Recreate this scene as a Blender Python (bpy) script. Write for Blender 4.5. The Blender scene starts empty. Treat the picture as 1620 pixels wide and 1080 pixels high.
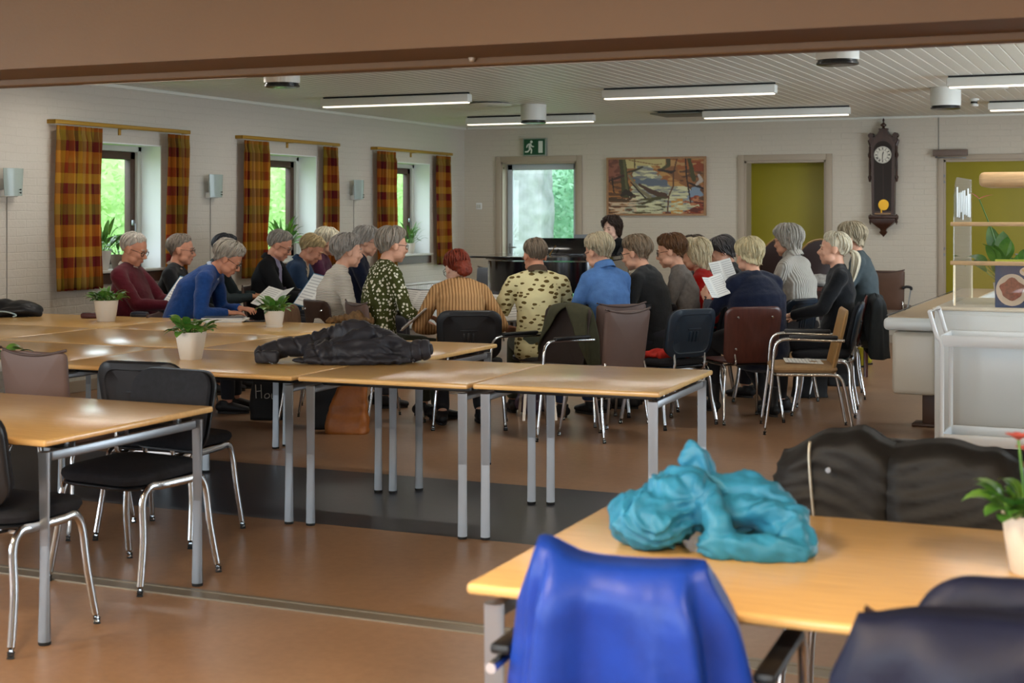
import bpy, bmesh, math, random
import numpy as np
from mathutils import Vector, Matrix, Euler, noise

scene = bpy.context.scene
col = scene.collection
R = math.radians
PI = math.pi

# ------------------------------------------------------------------ camera
FPX, HOR, CX, CAMZ, YAW = 2327.0, 338.0, 810.0, 1.52, 23.8
CY_, SY_ = math.cos(R(YAW)), math.sin(R(YAW))
cam_data = bpy.data.cameras.new('camera')
cam = bpy.data.objects.new('camera', cam_data)
col.objects.link(cam)
cam.location = (0, 0, CAMZ)
cam.rotation_euler = (R(90), 0, R(YAW))
cam_data.sensor_width = 36.0
cam_data.lens = FPX / 1620.0 * 36.0
cam_data.shift_y = -(540.0 - HOR) / 1620.0
cam_data.clip_end = 200
cam_data.dof.use_dof = True
cam_data.dof.focus_distance = 9.5
cam_data.dof.aperture_fstop = 4.6
scene.camera = cam

# ------------------------------------------------------------------ view
scene.view_settings.view_transform = 'Standard'
scene.view_settings.look = 'None'
scene.view_settings.gamma = 1.0
scene.view_settings.use_curve_mapping = False
scene.view_settings.exposure = -0.12
scene.cycles.use_denoising = True
scene.cycles.sample_clamp_indirect = 6.0
scene.cycles.max_bounces = 10
scene.cycles.diffuse_bounces = 4
scene.cycles.caustics_reflective = False
scene.cycles.caustics_refractive = False

# ------------------------------------------------------------------ daylight
world = bpy.data.worlds.new('overcast_sky')
scene.world = world
world.use_nodes = True
wn = world.node_tree
bg = wn.nodes['Background']
bg.inputs['Color'].default_value = (0.80, 0.93, 1.0, 1)
bg.inputs['Strength'].default_value = 6.3

def portal(loc, rot, sx, sy):
    l = bpy.data.lights.new('window_portal', 'AREA')
    l.shape = 'RECTANGLE'; l.size = sx; l.size_y = sy
    l.cycles.is_portal = True
    o = bpy.data.objects.new('window_portal', l); col.objects.link(o)
    o.location = loc; o.rotation_euler = rot

XW, YB, ZC = -8.45, 17.6, 2.66      # left wall, back wall, ceiling height of the far hall
XR = 3.2
W_OPEN = [(9.80, 11.13), (12.53, 13.86), (15.26, 16.59)]
WZ = (1.0, 2.15)
for a, b in W_OPEN:
    portal((XW - .33, (a + b) / 2, sum(WZ) / 2), (0, R(-90), 0), WZ[1] - WZ[0], b - a)
NEAR_OPEN = [(-2.6, -0.3), (0.5, 2.8)]    # windows of the near room, out of the frame
NZ = (0.85, 2.4)
def area(name, loc, rot, sx, sy, power, color):
    l = bpy.data.lights.new(name, 'AREA')
    l.shape = 'RECTANGLE'; l.size = sx; l.size_y = sy
    l.energy = power; l.color = color
    o = bpy.data.objects.new(name, l); col.objects.link(o)
    o.location = loc; o.rotation_euler = rot
    return o
# warm ceiling lamps of the near room (above and behind the camera)
for (x, y) in ((-5.6, 1.5), (-2.2, 1.5), (1.2, 1.5), (-3.9, -1.0), (-0.4, -1.0)):
    area('near_room_lamp', (x, y, 2.62), (0, 0, 0), .5, .5, 118, (1.0, .77, .50))

# daylight standing in the windows that lie outside the frame (right and rear walls, left wall of the near room)
R_OPEN, R_Z = [(8.5, 13.5)], (.55, 2.15)
F_OPEN, F_Z = [(-5.25, 1.25)], (.75, 2.35)
area('daylight_right', (XR + .16, 11.0, 1.35), (0, R(104), 0), 1.5, 4.9, 285, (.74, .87, 1.0))
area('daylight_rear', (-2.0, -3.36, 1.55), (R(94), 0, 0), 6.4, 1.5, 260, (.76, .88, 1.0))
for a, b in NEAR_OPEN: area('daylight_near', (XW - .18, (a + b) / 2, 1.6), (0, R(-96), 0), 1.5, b - a, 125, (.74, .88, 1.0))

# ------------------------------------------------------------------ picture geometry -> world
def W(px, d, z=0.0):
    s = (px - CX) / FPX * d
    return Vector((CY_ * s - SY_ * d, SY_ * s + CY_ * d, z))
def zat(py, d): return CAMZ - (py - HOR) / FPX * d
def at_z(px, py, z):
    d = (CAMZ - z) * FPX / (py - HOR)
    return W(px, d, z)
def at_Y(px, py, Y):
    d = Y / (SY_ * (px - CX) / FPX + CY_)
    return W(px, d, zat(py, d))
def at_X(px, py, X):
    d = X / (CY_ * (px - CX) / FPX - SY_)
    return W(px, d, zat(py, d))
def face(phi): return R(YAW - phi)       # phi 0 = facing away from the camera, +90 = facing the picture's right

# ------------------------------------------------------------------ helpers
def lin(c):
    if isinstance(c, str):
        c = c.lstrip('#'); c = [int(c[i:i + 2], 16) / 255 for i in (0, 2, 4)]
    return tuple(x / 12.92 if x <= .04045 else ((x + .055) / 1.055) ** 2.4 for x in c[:3]) + (1.0,)

class N:
    """tiny node helper"""
    def __init__(s, m): s.t = m.node_tree; s.n = s.t.nodes; s.l = s.t.links
    def add(s, kind, **kw):
        nd = s.n.new(kind)
        for k, v in kw.items():
            if k in nd.inputs: nd.inputs[k].default_value = v
            else: setattr(nd, k, v)
        return nd
    def link(s, a, b): s.l.new(a, b)

MATS = {}
def mat(name, color, rough=.5, metal=0.0, spec=.5, var=0.0, vscale=8.0, bump=0.0, bscale=60.0, stretch=None,
        coat=0.0, sheen=0.0, trans=0.0, emit=None, estr=0.0, ior=1.45, color2=None):
    if name in MATS: return MATS[name]
    m = bpy.data.materials.new(name); m.use_nodes = True
    k = N(m); b = k.n['Principled BSDF']
    c = lin(color)
    b.inputs['Base Color'].default_value = c
    b.inputs['Roughness'].default_value = rough
    b.inputs['Metallic'].default_value = metal
    b.inputs['Specular IOR Level'].default_value = spec
    b.inputs['Coat Weight'].default_value = coat
    b.inputs['Coat Roughness'].default_value = .12
    b.inputs['Sheen Weight'].default_value = sheen
    b.inputs['Transmission Weight'].default_value = trans
    b.inputs['IOR'].default_value = ior
    if emit is not None:
        b.inputs['Emission Color'].default_value = lin(emit); b.inputs['Emission Strength'].default_value = estr
    if var or bump:
        tc = k.add('ShaderNodeTexCoord'); mp = k.add('ShaderNodeMapping')
        if stretch: mp.inputs['Scale'].default_value = stretch
        k.link(tc.outputs['Object'], mp.inputs['Vector'])
    if var:
        nz = k.add('ShaderNodeTexNoise', Scale=vscale, Detail=4.0, Roughness=.6)
        k.link(mp.outputs[0], nz.inputs['Vector'])
        rp = k.add('ShaderNodeValToRGB')
        lo = tuple(max(0, x * (1 - var)) for x in c[:3]) + (1,)
        hi = lin(color2) if color2 else tuple(min(1, x * (1 + var)) for x in c[:3]) + (1,)
        rp.color_ramp.elements[0].position = .3; rp.color_ramp.elements[0].color = lo
        rp.color_ramp.elements[1].position = .7; rp.color_ramp.elements[1].color = hi
        k.link(nz.outputs['Fac'], rp.inputs['Fac']); k.link(rp.outputs['Color'], b.inputs['Base Color'])
    if bump:
        nb = k.add('ShaderNodeTexNoise', Scale=bscale, Detail=3.0)
        k.link(mp.outputs[0], nb.inputs['Vector'])
        bp = k.add('ShaderNodeBump', Strength=bump, Distance=.01)
        k.link(nb.outputs['Fac'], bp.inputs['Height']); k.link(bp.outputs['Normal'], b.inputs['Normal'])
    MATS[name] = m
    return m

def basis(d, up=(0, 0, 1)):
    d = Vector(d).normalized(); u = Vector(up)
    if abs(d.dot(u)) > .98: u = Vector((0, 1, 0)) if abs(d.y) < .9 else Vector((1, 0, 0))
    x = d.cross(u).normalized(); y = x.cross(d).normalized()
    return x, y, d

class MB:
    """collects shapes into one mesh"""
    def __init__(s): s.bm = bmesh.new()
    def _fin(s, verts, faces, mi):
        for f in faces: f.material_index = mi
        return verts
    def box(s, c, size, rot=None, bev=0.0, mi=0, seg=2):
        ret = bmesh.ops.create_cube(s.bm, size=1.0)
        vs = ret['verts']
        bmesh.ops.scale(s.bm, vec=Vector(size), verts=vs)
        fs = list({f for v in vs for f in v.link_faces})
        for f in fs: f.material_index = mi
        if bev:
            es = list({e for v in vs for e in v.link_edges})
            r = bmesh.ops.bevel(s.bm, geom=es, offset=min(bev, min(size) * .49), segments=seg, affect='EDGES', profile=.5)
            vs = list({v for f in r['faces'] for v in f.verts} | {v for v in vs if v.is_valid})
            for f in {f for v in vs for f in v.link_faces}: f.material_index = mi
        if rot is not None:
            bmesh.ops.rotate(s.bm, cent=(0, 0, 0), matrix=rot if isinstance(rot, Matrix) else Euler(rot).to_matrix(), verts=vs)
        bmesh.ops.translate(s.bm, vec=Vector(c), verts=vs)
        return vs
    def rings(s, rings, mi=0, cap=True, closed_u=True, loop=False):
        """rings: list of lists of points"""
        vr = [[s.bm.verts.new(p) for p in r] for r in rings]
        n = len(vr[0])
        pairs = list(zip(vr[:-1], vr[1:]))
        if loop: pairs.append((vr[-1], vr[0]))
        for a, b in pairs:
            for i in range(n if closed_u else n - 1):
                j = (i + 1) % n
                try: f = s.bm.faces.new((a[i], a[j], b[j], b[i])); f.material_index = mi
                except ValueError: pass
        if cap and not loop and closed_u:
            for r, rev in ((vr[0], True), (vr[-1], False)):
                try: f = s.bm.faces.new(list(reversed(r)) if rev else r); f.material_index = mi
                except ValueError: pass
        return vr
    def tube(s, pts, r, n=10, mi=0, flat=1.0, up=(0, 0, 1), loop=False):
        pts = [Vector(p) for p in pts]
        rr = r if isinstance(r, (list, tuple)) else [r] * len(pts)
        out = []; x = None
        for i, p in enumerate(pts):
            if loop: t = pts[(i + 1) % len(pts)] - pts[i - 1]
            else:
                t = (pts[min(i + 1, len(pts) - 1)] - pts[max(i - 1, 0)])
            t.normalize()
            if x is None: x, y, _ = basis(t, up)
            else:
                x = (x - t * x.dot(t))
                if x.length < 1e-5: x, y, _ = basis(t, up)
                x.normalize(); y = x.cross(t) * -1
                y = t.cross(x)
            out.append([p + (x * math.cos(a) + y * math.sin(a) * flat) * rr[i] for a in [2 * PI * q / n for q in range(n)]])
        return s.rings(out, mi, loop=loop)
    def cyl(s, p0, p1, r0, r1=None, n=16, mi=0):
        return s.tube([p0, p1], [r0, r0 if r1 is None else r1], n, mi)
    def ell(s, c, r, n=16, m=10, mi=0, rot=None):
        ret = bmesh.ops.create_uvsphere(s.bm, u_segments=n, v_segments=m, radius=1.0)
        vs = ret['verts']
        M = Matrix.Diagonal(Vector(r if not isinstance(r, (int, float)) else (r, r, r)))
        if rot is not None: M = (rot if isinstance(rot, Matrix) else Euler(rot).to_matrix()) @ M
        for v in vs: v.co = M @ v.co + Vector(c)
        for f in {f for v in vs for f in v.link_faces}: f.material_index = mi
        return vs
    def lathe(s, prof, n=20, c=(0, 0, 0), mi=0, cap=True):
        c = Vector(c)
        return s.rings([[c + Vector((r * math.cos(a), r * math.sin(a), z)) for a in [2 * PI * q / n for q in range(n)]] for r, z in prof], mi, cap)
    def prism(s, poly, t, M=None, mi=0, bev=0):
        """poly in local xy, extruded along local z by t, placed by matrix M"""
        M = M or Matrix()
        a = [s.bm.verts.new(M @ Vector((p[0], p[1], 0))) for p in poly]
        b = [s.bm.verts.new(M @ Vector((p[0], p[1], t))) for p in poly]
        fs = [s.bm.faces.new(list(reversed(a))), s.bm.faces.new(b)]
        n = len(a)
        for i in range(n): fs.append(s.bm.faces.new((a[i], a[(i + 1) % n], b[(i + 1) % n], b[i])))
        for f in fs: f.material_index = mi
        if bev:
            es = list({e for f in fs[:2] for e in f.edges})
            r = bmesh.ops.bevel(s.bm, geom=es, offset=bev, segments=2, affect='EDGES', profile=.5)
            for f in r['faces']: f.material_index = mi
        return a + b
    def quad(s, pts, mi=0):
        f = s.bm.faces.new([s.bm.verts.new(p) for p in pts]); f.material_index = mi; return f
    def loft(s, pts, radii, n=16, mi=0, up=(0, 1, 0), round_caps=True):
        """elliptic loft: radii list of (rx, ry) along basis x / y of each tangent"""
        pts = [Vector(p) for p in pts]
        out = []
        L = len(pts)
        if round_caps:
            t0 = (pts[1] - pts[0]).normalized(); t1 = (pts[-1] - pts[-2]).normalized()
            def cap(p, t, r, sgn):
                m = min(r)
                return [(p + t * (sgn * m * math.sin(a) * .9), (r[0] * math.cos(a), r[1] * math.cos(a))) for a in (R(80), R(60), R(35), R(15))]
            pre = cap(pts[0], t0, radii[0], -1); post = list(reversed(cap(pts[-1], t1, radii[-1], 1)))
        else: pre = post = []
        seq = [(p, r, (pts[1] - pts[0])) for p, r in pre]
        for i, p in enumerate(pts):
            seq.append((p, radii[i], pts[min(i + 1, L - 1)] - pts[max(i - 1, 0)]))
        seq += [(p, r, pts[-1] - pts[-2]) for p, r in post]
        for p, r, t in seq:
            x, y, _ = basis(t, up)
            out.append([p + x * math.cos(a) * r[0] + y * math.sin(a) * r[1] for a in [2 * PI * q / n for q in range(n)]])
        return s.rings(out, mi)
    def build(s, name, mats, parent=None, smooth=True, angle=42, loc=None):
        bmesh.ops.recalc_face_normals(s.bm, faces=s.bm.faces)
        me = bpy.data.meshes.new(name); s.bm.to_mesh(me); s.bm.free()
        return link(name, me, mats, parent, smooth, angle, loc)

def link(name, me, mats, parent=None, smooth=True, angle=42, loc=None):
    me.materials.clear()
    for m in (mats if isinstance(mats, (list, tuple)) else [mats]): me.materials.append(m)
    if smooth:
        me.polygons.foreach_set('use_smooth', [True] * len(me.polygons))
        if angle: me.set_sharp_from_angle(angle=R(angle))
    o = bpy.data.objects.new(name, me); col.objects.link(o)
    if parent is not None: o.parent = parent
    if loc is not None: o.location = loc
    return o

def tag(o, label=None, cat=None, group=None, kind=None):
    if label: o['label'] = label
    if cat: o['category'] = cat
    if group: o['group'] = group
    if kind: o['kind'] = kind
    return o
def struct(o, label=None): o['kind'] = 'structure'; return o if not label else tag(o, label)
def thing(name, label, cat, loc=(0, 0, 0), rz=0.0, group=None):
    o = bpy.data.objects.new(name, None); col.objects.link(o)
    o.location = loc; o.rotation_euler = (0, 0, rz); o.empty_display_size = .1
    return tag(o, label, cat, group)
def dup(root, loc, rz, label=None, group=None):
    def cp(o, par):
        c = o.copy(); col.objects.link(c)
        c.parent = par
        for ch in o.children: cp(ch, c)
        return c
    r = cp(root, None); r.location = loc; r.rotation_euler = (0, 0, rz)
    return tag(r, label, None, group)

def remesh(mb, voxel, it=4, fac=.5):
    me = bpy.data.meshes.new('tmp'); 
    bmesh.ops.recalc_face_normals(mb.bm, faces=mb.bm.faces)
    mb.bm.to_mesh(me); mb.bm.free()
    ob = bpy.data.objects.new('tmp', me); col.objects.link(ob)
    m = ob.modifiers.new('r', 'REMESH'); m.mode = 'VOXEL'; m.voxel_size = voxel
    if it:
        q = ob.modifiers.new('s', 'SMOOTH'); q.factor = fac; q.iterations = it
    dg = bpy.context.evaluated_depsgraph_get()
    out = bpy.data.meshes.new_from_object(ob.evaluated_get(dg))
    bpy.data.objects.remove(ob); bpy.data.meshes.remove(me)
    return out

def disp(me, fn):
    """move each vertex along its normal by fn(co)"""
    n = len(me.vertices)
    co = np.empty(n * 3); no = np.empty(n * 3)
    me.vertices.foreach_get('co', co); me.vertices.foreach_get('normal', no)
    co = co.reshape(-1, 3); no = no.reshape(-1, 3)
    h = np.array([fn(Vector(c), Vector(k)) for c, k in zip(co, no)])
    co = co + no * h[:, None]
    me.vertices.foreach_set('co', co.ravel()); me.update()

def nz(p, s, seed=0.0): return noise.noise(Vector((p[0] * s + seed, p[1] * s + seed * 1.7, p[2] * s - seed)))
def bez(pts, n=8):
    """smooth path (Catmull-Rom) through points"""
    P = [Vector(p) for p in pts]; out = []
    for i in range(len(P) - 1):
        p0 = P[max(i - 1, 0)]; p1 = P[i]; p2 = P[i + 1]; p3 = P[min(i + 2, len(P) - 1)]
        for k in range(n):
            t = k / n
            out.append(.5 * ((2 * p1) + (p2 - p0) * t + (2 * p0 - 5 * p1 + 4 * p2 - p3) * t * t + (3 * p1 - p0 - 3 * p2 + p3) * t ** 3))
    out.append(P[-1]); return out
def rrect(w, h, r, n=5):
    out = []
    for cx, cy, a0 in ((w / 2 - r, h / 2 - r, 0), (-w / 2 + r, h / 2 - r, 90), (-w / 2 + r, -h / 2 + r, 180), (w / 2 - r, -h / 2 + r, 270)):
        for k in range(n + 1):
            a = R(a0 + 90 * k / n); out.append((cx + r * math.cos(a), cy + r * math.sin(a)))
    return out

# ------------------------------------------------------------------ shared materials
def glass_mat():
    m = bpy.data.materials.new('clear_glass'); m.use_nodes = True
    k = N(m); k.n.remove(k.n['Principled BSDF'])
    out = k.n['Material Output']
    tr = k.add('ShaderNodeBsdfTransparent'); tr.inputs['Color'].default_value = (.975, .985, .985, 1)
    gl = k.add('ShaderNodeBsdfGlossy', Roughness=.02)
    lw = k.add('ShaderNodeLayerWeight', Blend=.5)
    p5 = k.add('ShaderNodeMath', operation='POWER'); p5.inputs[1].default_value = 5.0
    ma = k.add('ShaderNodeMath', operation='MULTIPLY_ADD'); ma.inputs[1].default_value = .9; ma.inputs[2].default_value = .035
    k.link(lw.outputs['Facing'], p5.inputs[0]); k.link(p5.outputs[0], ma.inputs[0])
    mx = k.add('ShaderNodeMixShader')
    k.link(ma.outputs[0], mx.inputs[0]); k.link(tr.outputs[0], mx.inputs[1]); k.link(gl.outputs[0], mx.inputs[2])
    k.link(mx.outputs[0], out.inputs['Surface'])
    return m
GLASS = glass_mat()
CHROME = mat('chrome', '#c9cbcd', .16, 1.0)
STEEL = mat('satin_steel', '#8f9296', .38, .9)
BLACKPL = mat('black_plastic', '#16181c', .42, spec=.5, bump=.08, bscale=300)
BLACKFAB = mat('charcoal_fabric', '#25262a', .9, spec=.2, bump=.25, bscale=500, var=.15, vscale=40)
RUBBER = mat('black_rubber', '#101010', .7)
WHITE = mat('white_lacquer', '#e4e6e6', .35)
WHITEW = mat('white_woodwork', '#c9c8c0', .45)
BEECH = mat('beech_laminate', '#dbb172', .21, spec=.8, var=.08, vscale=5.0, stretch=(1.2, 14, 6))
BEECHL = mat('pale_wood', '#c9a679', .5, var=.12, vscale=6, stretch=(2, 2, 18))
PAPER = mat('paper', '#e6e6e2', .7)

# ================================================================== THE ROOM
def floor_mat():
    m = bpy.data.materials.new('linoleum'); m.use_nodes = True
    k = N(m); b = k.n['Principled BSDF']
    tc = k.add('ShaderNodeTexCoord'); sp = k.add('ShaderNodeSeparateXYZ'); k.link(tc.outputs['Object'], sp.inputs[0])
    def math_(op, a, bb):
        nd = k.add('ShaderNodeMath', operation=op)
        for i, v in enumerate((a, bb)):
            if isinstance(v, (int, float)): nd.inputs[i].default_value = v
            else: k.link(v, nd.inputs[i])
        return nd.outputs[0]
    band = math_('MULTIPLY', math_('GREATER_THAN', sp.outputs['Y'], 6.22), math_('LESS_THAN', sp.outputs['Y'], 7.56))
    n1 = k.add('ShaderNodeTexNoise', Scale=1.3, Detail=5.0); n2 = k.add('ShaderNodeTexNoise', Scale=22.0, Detail=5.0, Roughness=.7)
    for q in (n1, n2): k.link(tc.outputs['Object'], q.inputs['Vector'])
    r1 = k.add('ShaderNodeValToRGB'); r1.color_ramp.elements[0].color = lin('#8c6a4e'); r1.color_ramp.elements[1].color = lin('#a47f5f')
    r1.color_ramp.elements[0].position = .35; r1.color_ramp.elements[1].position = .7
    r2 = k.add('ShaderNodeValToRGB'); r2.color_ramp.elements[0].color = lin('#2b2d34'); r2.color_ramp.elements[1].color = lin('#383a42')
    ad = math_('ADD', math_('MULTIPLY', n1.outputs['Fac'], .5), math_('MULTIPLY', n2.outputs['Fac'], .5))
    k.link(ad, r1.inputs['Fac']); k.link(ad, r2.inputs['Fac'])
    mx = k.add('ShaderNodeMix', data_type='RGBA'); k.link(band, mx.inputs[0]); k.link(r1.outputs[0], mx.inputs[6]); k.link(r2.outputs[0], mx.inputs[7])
    # welded sheet seams
    fr = math_('ABSOLUTE', math_('SUBTRACT', math_('FRACT', math_('DIVIDE', math_('ADD', sp.outputs['Y'], .15), 2.0), 0), .5), 0)
    seam = math_('LESS_THAN', fr, .0018)
    mx2 = k.add('ShaderNodeMix', data_type='RGBA'); k.link(math_('MULTIPLY', seam, .45), mx2.inputs[0]); k.link(mx.outputs[2], mx2.inputs[6]); mx2.inputs[7].default_value = lin('#4a3526')
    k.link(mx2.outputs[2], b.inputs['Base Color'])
    b.inputs['Roughness'].default_value = .34
    bp = k.add('ShaderNodeBump', Strength=.06, Distance=.01); k.link(n2.outputs['Fac'], bp.inputs['Height']); k.link(bp.outputs[0], b.inputs['Normal'])
    return m

def brick_mat(name, axis, color):
    m = bpy.data.materials.new(name); m.use_nodes = True
    k = N(m); b = k.n['Principled BSDF']
    tc = k.add('ShaderNodeTexCoord'); sp = k.add('ShaderNodeSeparateXYZ'); cb = k.add('ShaderNodeCombineXYZ')
    k.link(tc.outputs['Object'], sp.inputs[0]); k.link(sp.outputs[axis], cb.inputs[0]); k.link(sp.outputs['Z'], cb.inputs[1])
    br = k.add('ShaderNodeTexBrick', Scale=1.0)
    br.inputs['Brick Width'].default_value = .24; br.inputs['Row Height'].default_value = .067
    br.inputs['Mortar Size'].default_value = .006; br.inputs['Mortar Smooth'].default_value = .7
    br.inputs['Color1'].default_value = (1, 1, 1, 1); br.inputs['Color2'].default_value = (.8, .8, .8, 1); br.inputs['Mortar'].default_value = (0, 0, 0, 1)
    n0 = k.add('ShaderNodeTexNoise', Scale=5.0, Detail=3.0); k.link(cb.outputs[0], n0.inputs['Vector'])
    md = k.add('ShaderNodeMix', data_type='RGBA', blend_type='LINEAR_LIGHT'); md.inputs[0].default_value = .012
    k.link(cb.outputs[0], md.inputs[6]); k.link(n0.outputs['Color'], md.inputs[7]); k.link(md.outputs[2], br.inputs['Vector'])
    n2 = k.add('ShaderNodeTexNoise', Scale=38.0, Detail=4.0); k.link(tc.outputs['Object'], n2.inputs['Vector'])
    ma = k.add('ShaderNodeMath', operation='MULTIPLY_ADD'); k.link(n2.outputs['Fac'], ma.inputs[0]); ma.inputs[1].default_value = .5; k.link(br.outputs['Color'], ma.inputs[2])
    bp = k.add('ShaderNodeBump', Strength=.34, Distance=.012); k.link(ma.outputs[0], bp.inputs['Height']); k.link(bp.outputs[0], b.inputs['Normal'])
    rp = k.add('ShaderNodeValToRGB'); c = lin(color)
    rp.color_ramp.elements[0].color = tuple(x * .93 for x in c[:3]) + (1,); rp.color_ramp.elements[1].color = c
    k.link(n2.outputs['Fac'], rp.inputs['Fac']); k.link(rp.outputs[0], b.inputs['Base Color'])
    b.inputs['Roughness'].default_value = .6
    return m
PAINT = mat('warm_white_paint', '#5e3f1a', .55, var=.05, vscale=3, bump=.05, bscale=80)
BR_L = brick_mat('whitewashed_brick_side', 'Y', '#c9c2b6')
BR_B = brick_mat('whitewashed_brick_end', 'X', '#c9c0b0')
FRAMEP = mat('taupe_door_paint', '#a89a88', .5)
OLIVE = mat('olive_door_paint', '#8a7f12', .5, var=.05, vscale=2)
SASH = mat('brown_window_stain', '#4a3226', .45, var=.15, vscale=10)
CEILP = mat('white_ceiling_board', '#dcdcd2', .45)

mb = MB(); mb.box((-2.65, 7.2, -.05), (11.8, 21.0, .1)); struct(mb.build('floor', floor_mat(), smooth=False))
# floor track of the folding wall
mb = MB()
for dy, w, h in ((-.045, .022, .006), (.045, .022, .006), (0, .05, .003)): mb.box((-2.6, 4.87 + dy, h / 2), (11.6, w, h))
struct(mb.build('trim_1', mat('track_metal', '#8d8373', .4, .5), smooth=False))

def wall_boxes(lo, hi, holes, zc, make):
    """fill [lo,hi]x[0,zc] minus holes (a,b,z0,z1) with boxes through make(a,b,z0,z1)"""
    cur = lo
    for a, b, z0, z1 in sorted(holes):
        make(cur, a, 0, zc)
        if z0 > 0: make(a, b, 0, z0)
        make(a, b, z1, zc); cur = b
    make(cur, hi, 0, zc)
mb = MB()
holes = [(a, b, WZ[0], WZ[1]) for a, b in W_OPEN] + [(a, b, NZ[0], NZ[1]) for a, b in NEAR_OPEN]
wall_boxes(-3.3, YB + .35, holes, ZC + .2, lambda a, b, z0, z1: mb.box((XW - .175, (a + b) / 2, (z0 + z1) / 2), (.35, b - a, z1 - z0)))
struct(mb.build('wall_left', BR_L, smooth=False))

# openings of the end wall (outer casing edges taken from the photograph)
dA = (at_Y(793, 300, YB).x, at_Y(913, 300, YB).x); dB = (at_Y(1178, 300, YB).x, at_Y(1307, 300, YB).x)
dC = (at_Y(1493, 300, YB).x, at_Y(1493, 300, YB).x + 1.0)
zA, zB, zCd = at_Y(850, 256, YB).z, at_Y(1240, 254, YB).z, at_Y(1560, 252, YB).z
mb = MB()
wall_boxes(XW, XR, [(dA[0], dA[1], 0, zA), (dB[0], dB[1], 0, zB), (dC[0], dC[1], 0, zCd)], ZC + .2,
           lambda a, b, z0, z1: mb.box(((a + b) / 2, YB + .175, (z0 + z1) / 2), (b - a, .35, z1 - z0)))
struct(mb.build('wall_back', BR_B, smooth=False))
mb = MB(); wall_boxes(-3.3, YB + .35, [(a, b) + R_Z for a, b in R_OPEN], ZC + .2, lambda a, b, z0, z1: mb.box((XR + .1, (a + b) / 2, (z0 + z1) / 2), (.2, b - a, z1 - z0))); struct(mb.build('wall_right', BR_L, smooth=False))
mb = MB(); wall_boxes(XW, XR + .2, [(a, b) + F_Z for a, b in F_OPEN], ZC + .2, lambda a, b, z0, z1: mb.box(((a + b) / 2, -3.3, (z0 + z1) / 2), (b - a, .2, z1 - z0))); struct(mb.build('wall_front', BR_B, smooth=False))
for nm, along_y, (a, b), (z0, z1) in (('window_6', True, R_OPEN[0], R_Z), ('window_7', False, F_OPEN[0], F_Z)):
    mb = MB()
    for t_ in [a + .03 + (b - a - .06) * k / 4 for k in range(5)]: mb.box((XR + .05, t_, (z0 + z1) / 2) if along_y else (t_, -3.25, (z0 + z1) / 2), (.05, .06, z1 - z0) if along_y else (.06, .05, z1 - z0))
    for z_ in (z0 + .03, z1 - .03): mb.box((XR + .05, (a + b) / 2, z_) if along_y else ((a + b) / 2, -3.25, z_), (.05, b - a, .06) if along_y else (b - a, .05, .06))
    struct(mb.build(nm, WHITEW, smooth=False))

# ceiling of the far hall: boards running along the hall
mb = MB()
prof = []
x = XW - .1; bw = .102
while x < XR + .1:
    prof += [(x, ZC + .009), (x + .006, ZC), (x + bw - .006, ZC), (x + bw - .001, ZC + .009)]; x += bw
vr = mb.rings([[(p[0], 4.9, p[1]) for p in prof], [(p[0], YB + .1, p[1]) for p in prof]], closed_u=False, cap=False)
mb.box((-2.65, 11.3, ZC + .12), (11.8, 13.0, .1))
struct(mb.build('ceiling', CEILP, smooth=False))
mb = MB(); mb.box((-2.65, .6, ZC + .05), (11.8, 7.9, .1)); struct(mb.build('ceiling_front', PAINT, smooth=False))
# header over the folding wall opening
mb = MB()
mb.box((-2.65, 4.66, (2.0815 + ZC + .1) / 2), (11.7, .44, ZC + .1 - 2.0815))
mb.box((-2.65, 4.84, 2.115), (11.7, .085, .12), bev=.006)
struct(mb.build('lintel', PAINT, smooth=False))
p = at_Y(748, 83, 4.79)
mb = MB(); mb.lathe([(.0, -.035), (.010, -.033), (.014, -.022), (.010, -.012), (.013, 0), (.009, .012), (.016, .02), (.016, .026), (0, .027)], 12); mb.tube([(0, 0, .025), (0, -.004, .04), (.006, -.006, .046)], .003, 6)
o = mb.build('ceiling_hook', mat('frosted_plastic', '#b79f84', .25, trans=.3)); o.location = (p.x, 4.785, p.z); tag(o, 'small pale plastic hook on the wide beam above the opening', 'hook')
mb = MB(); mb.box((p.x, 4.794, p.z + .03), (.02, .012, .03)); m_ = mb.build('hook_plate', PAINT); m_.parent = o; m_.location = -o.location

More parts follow.
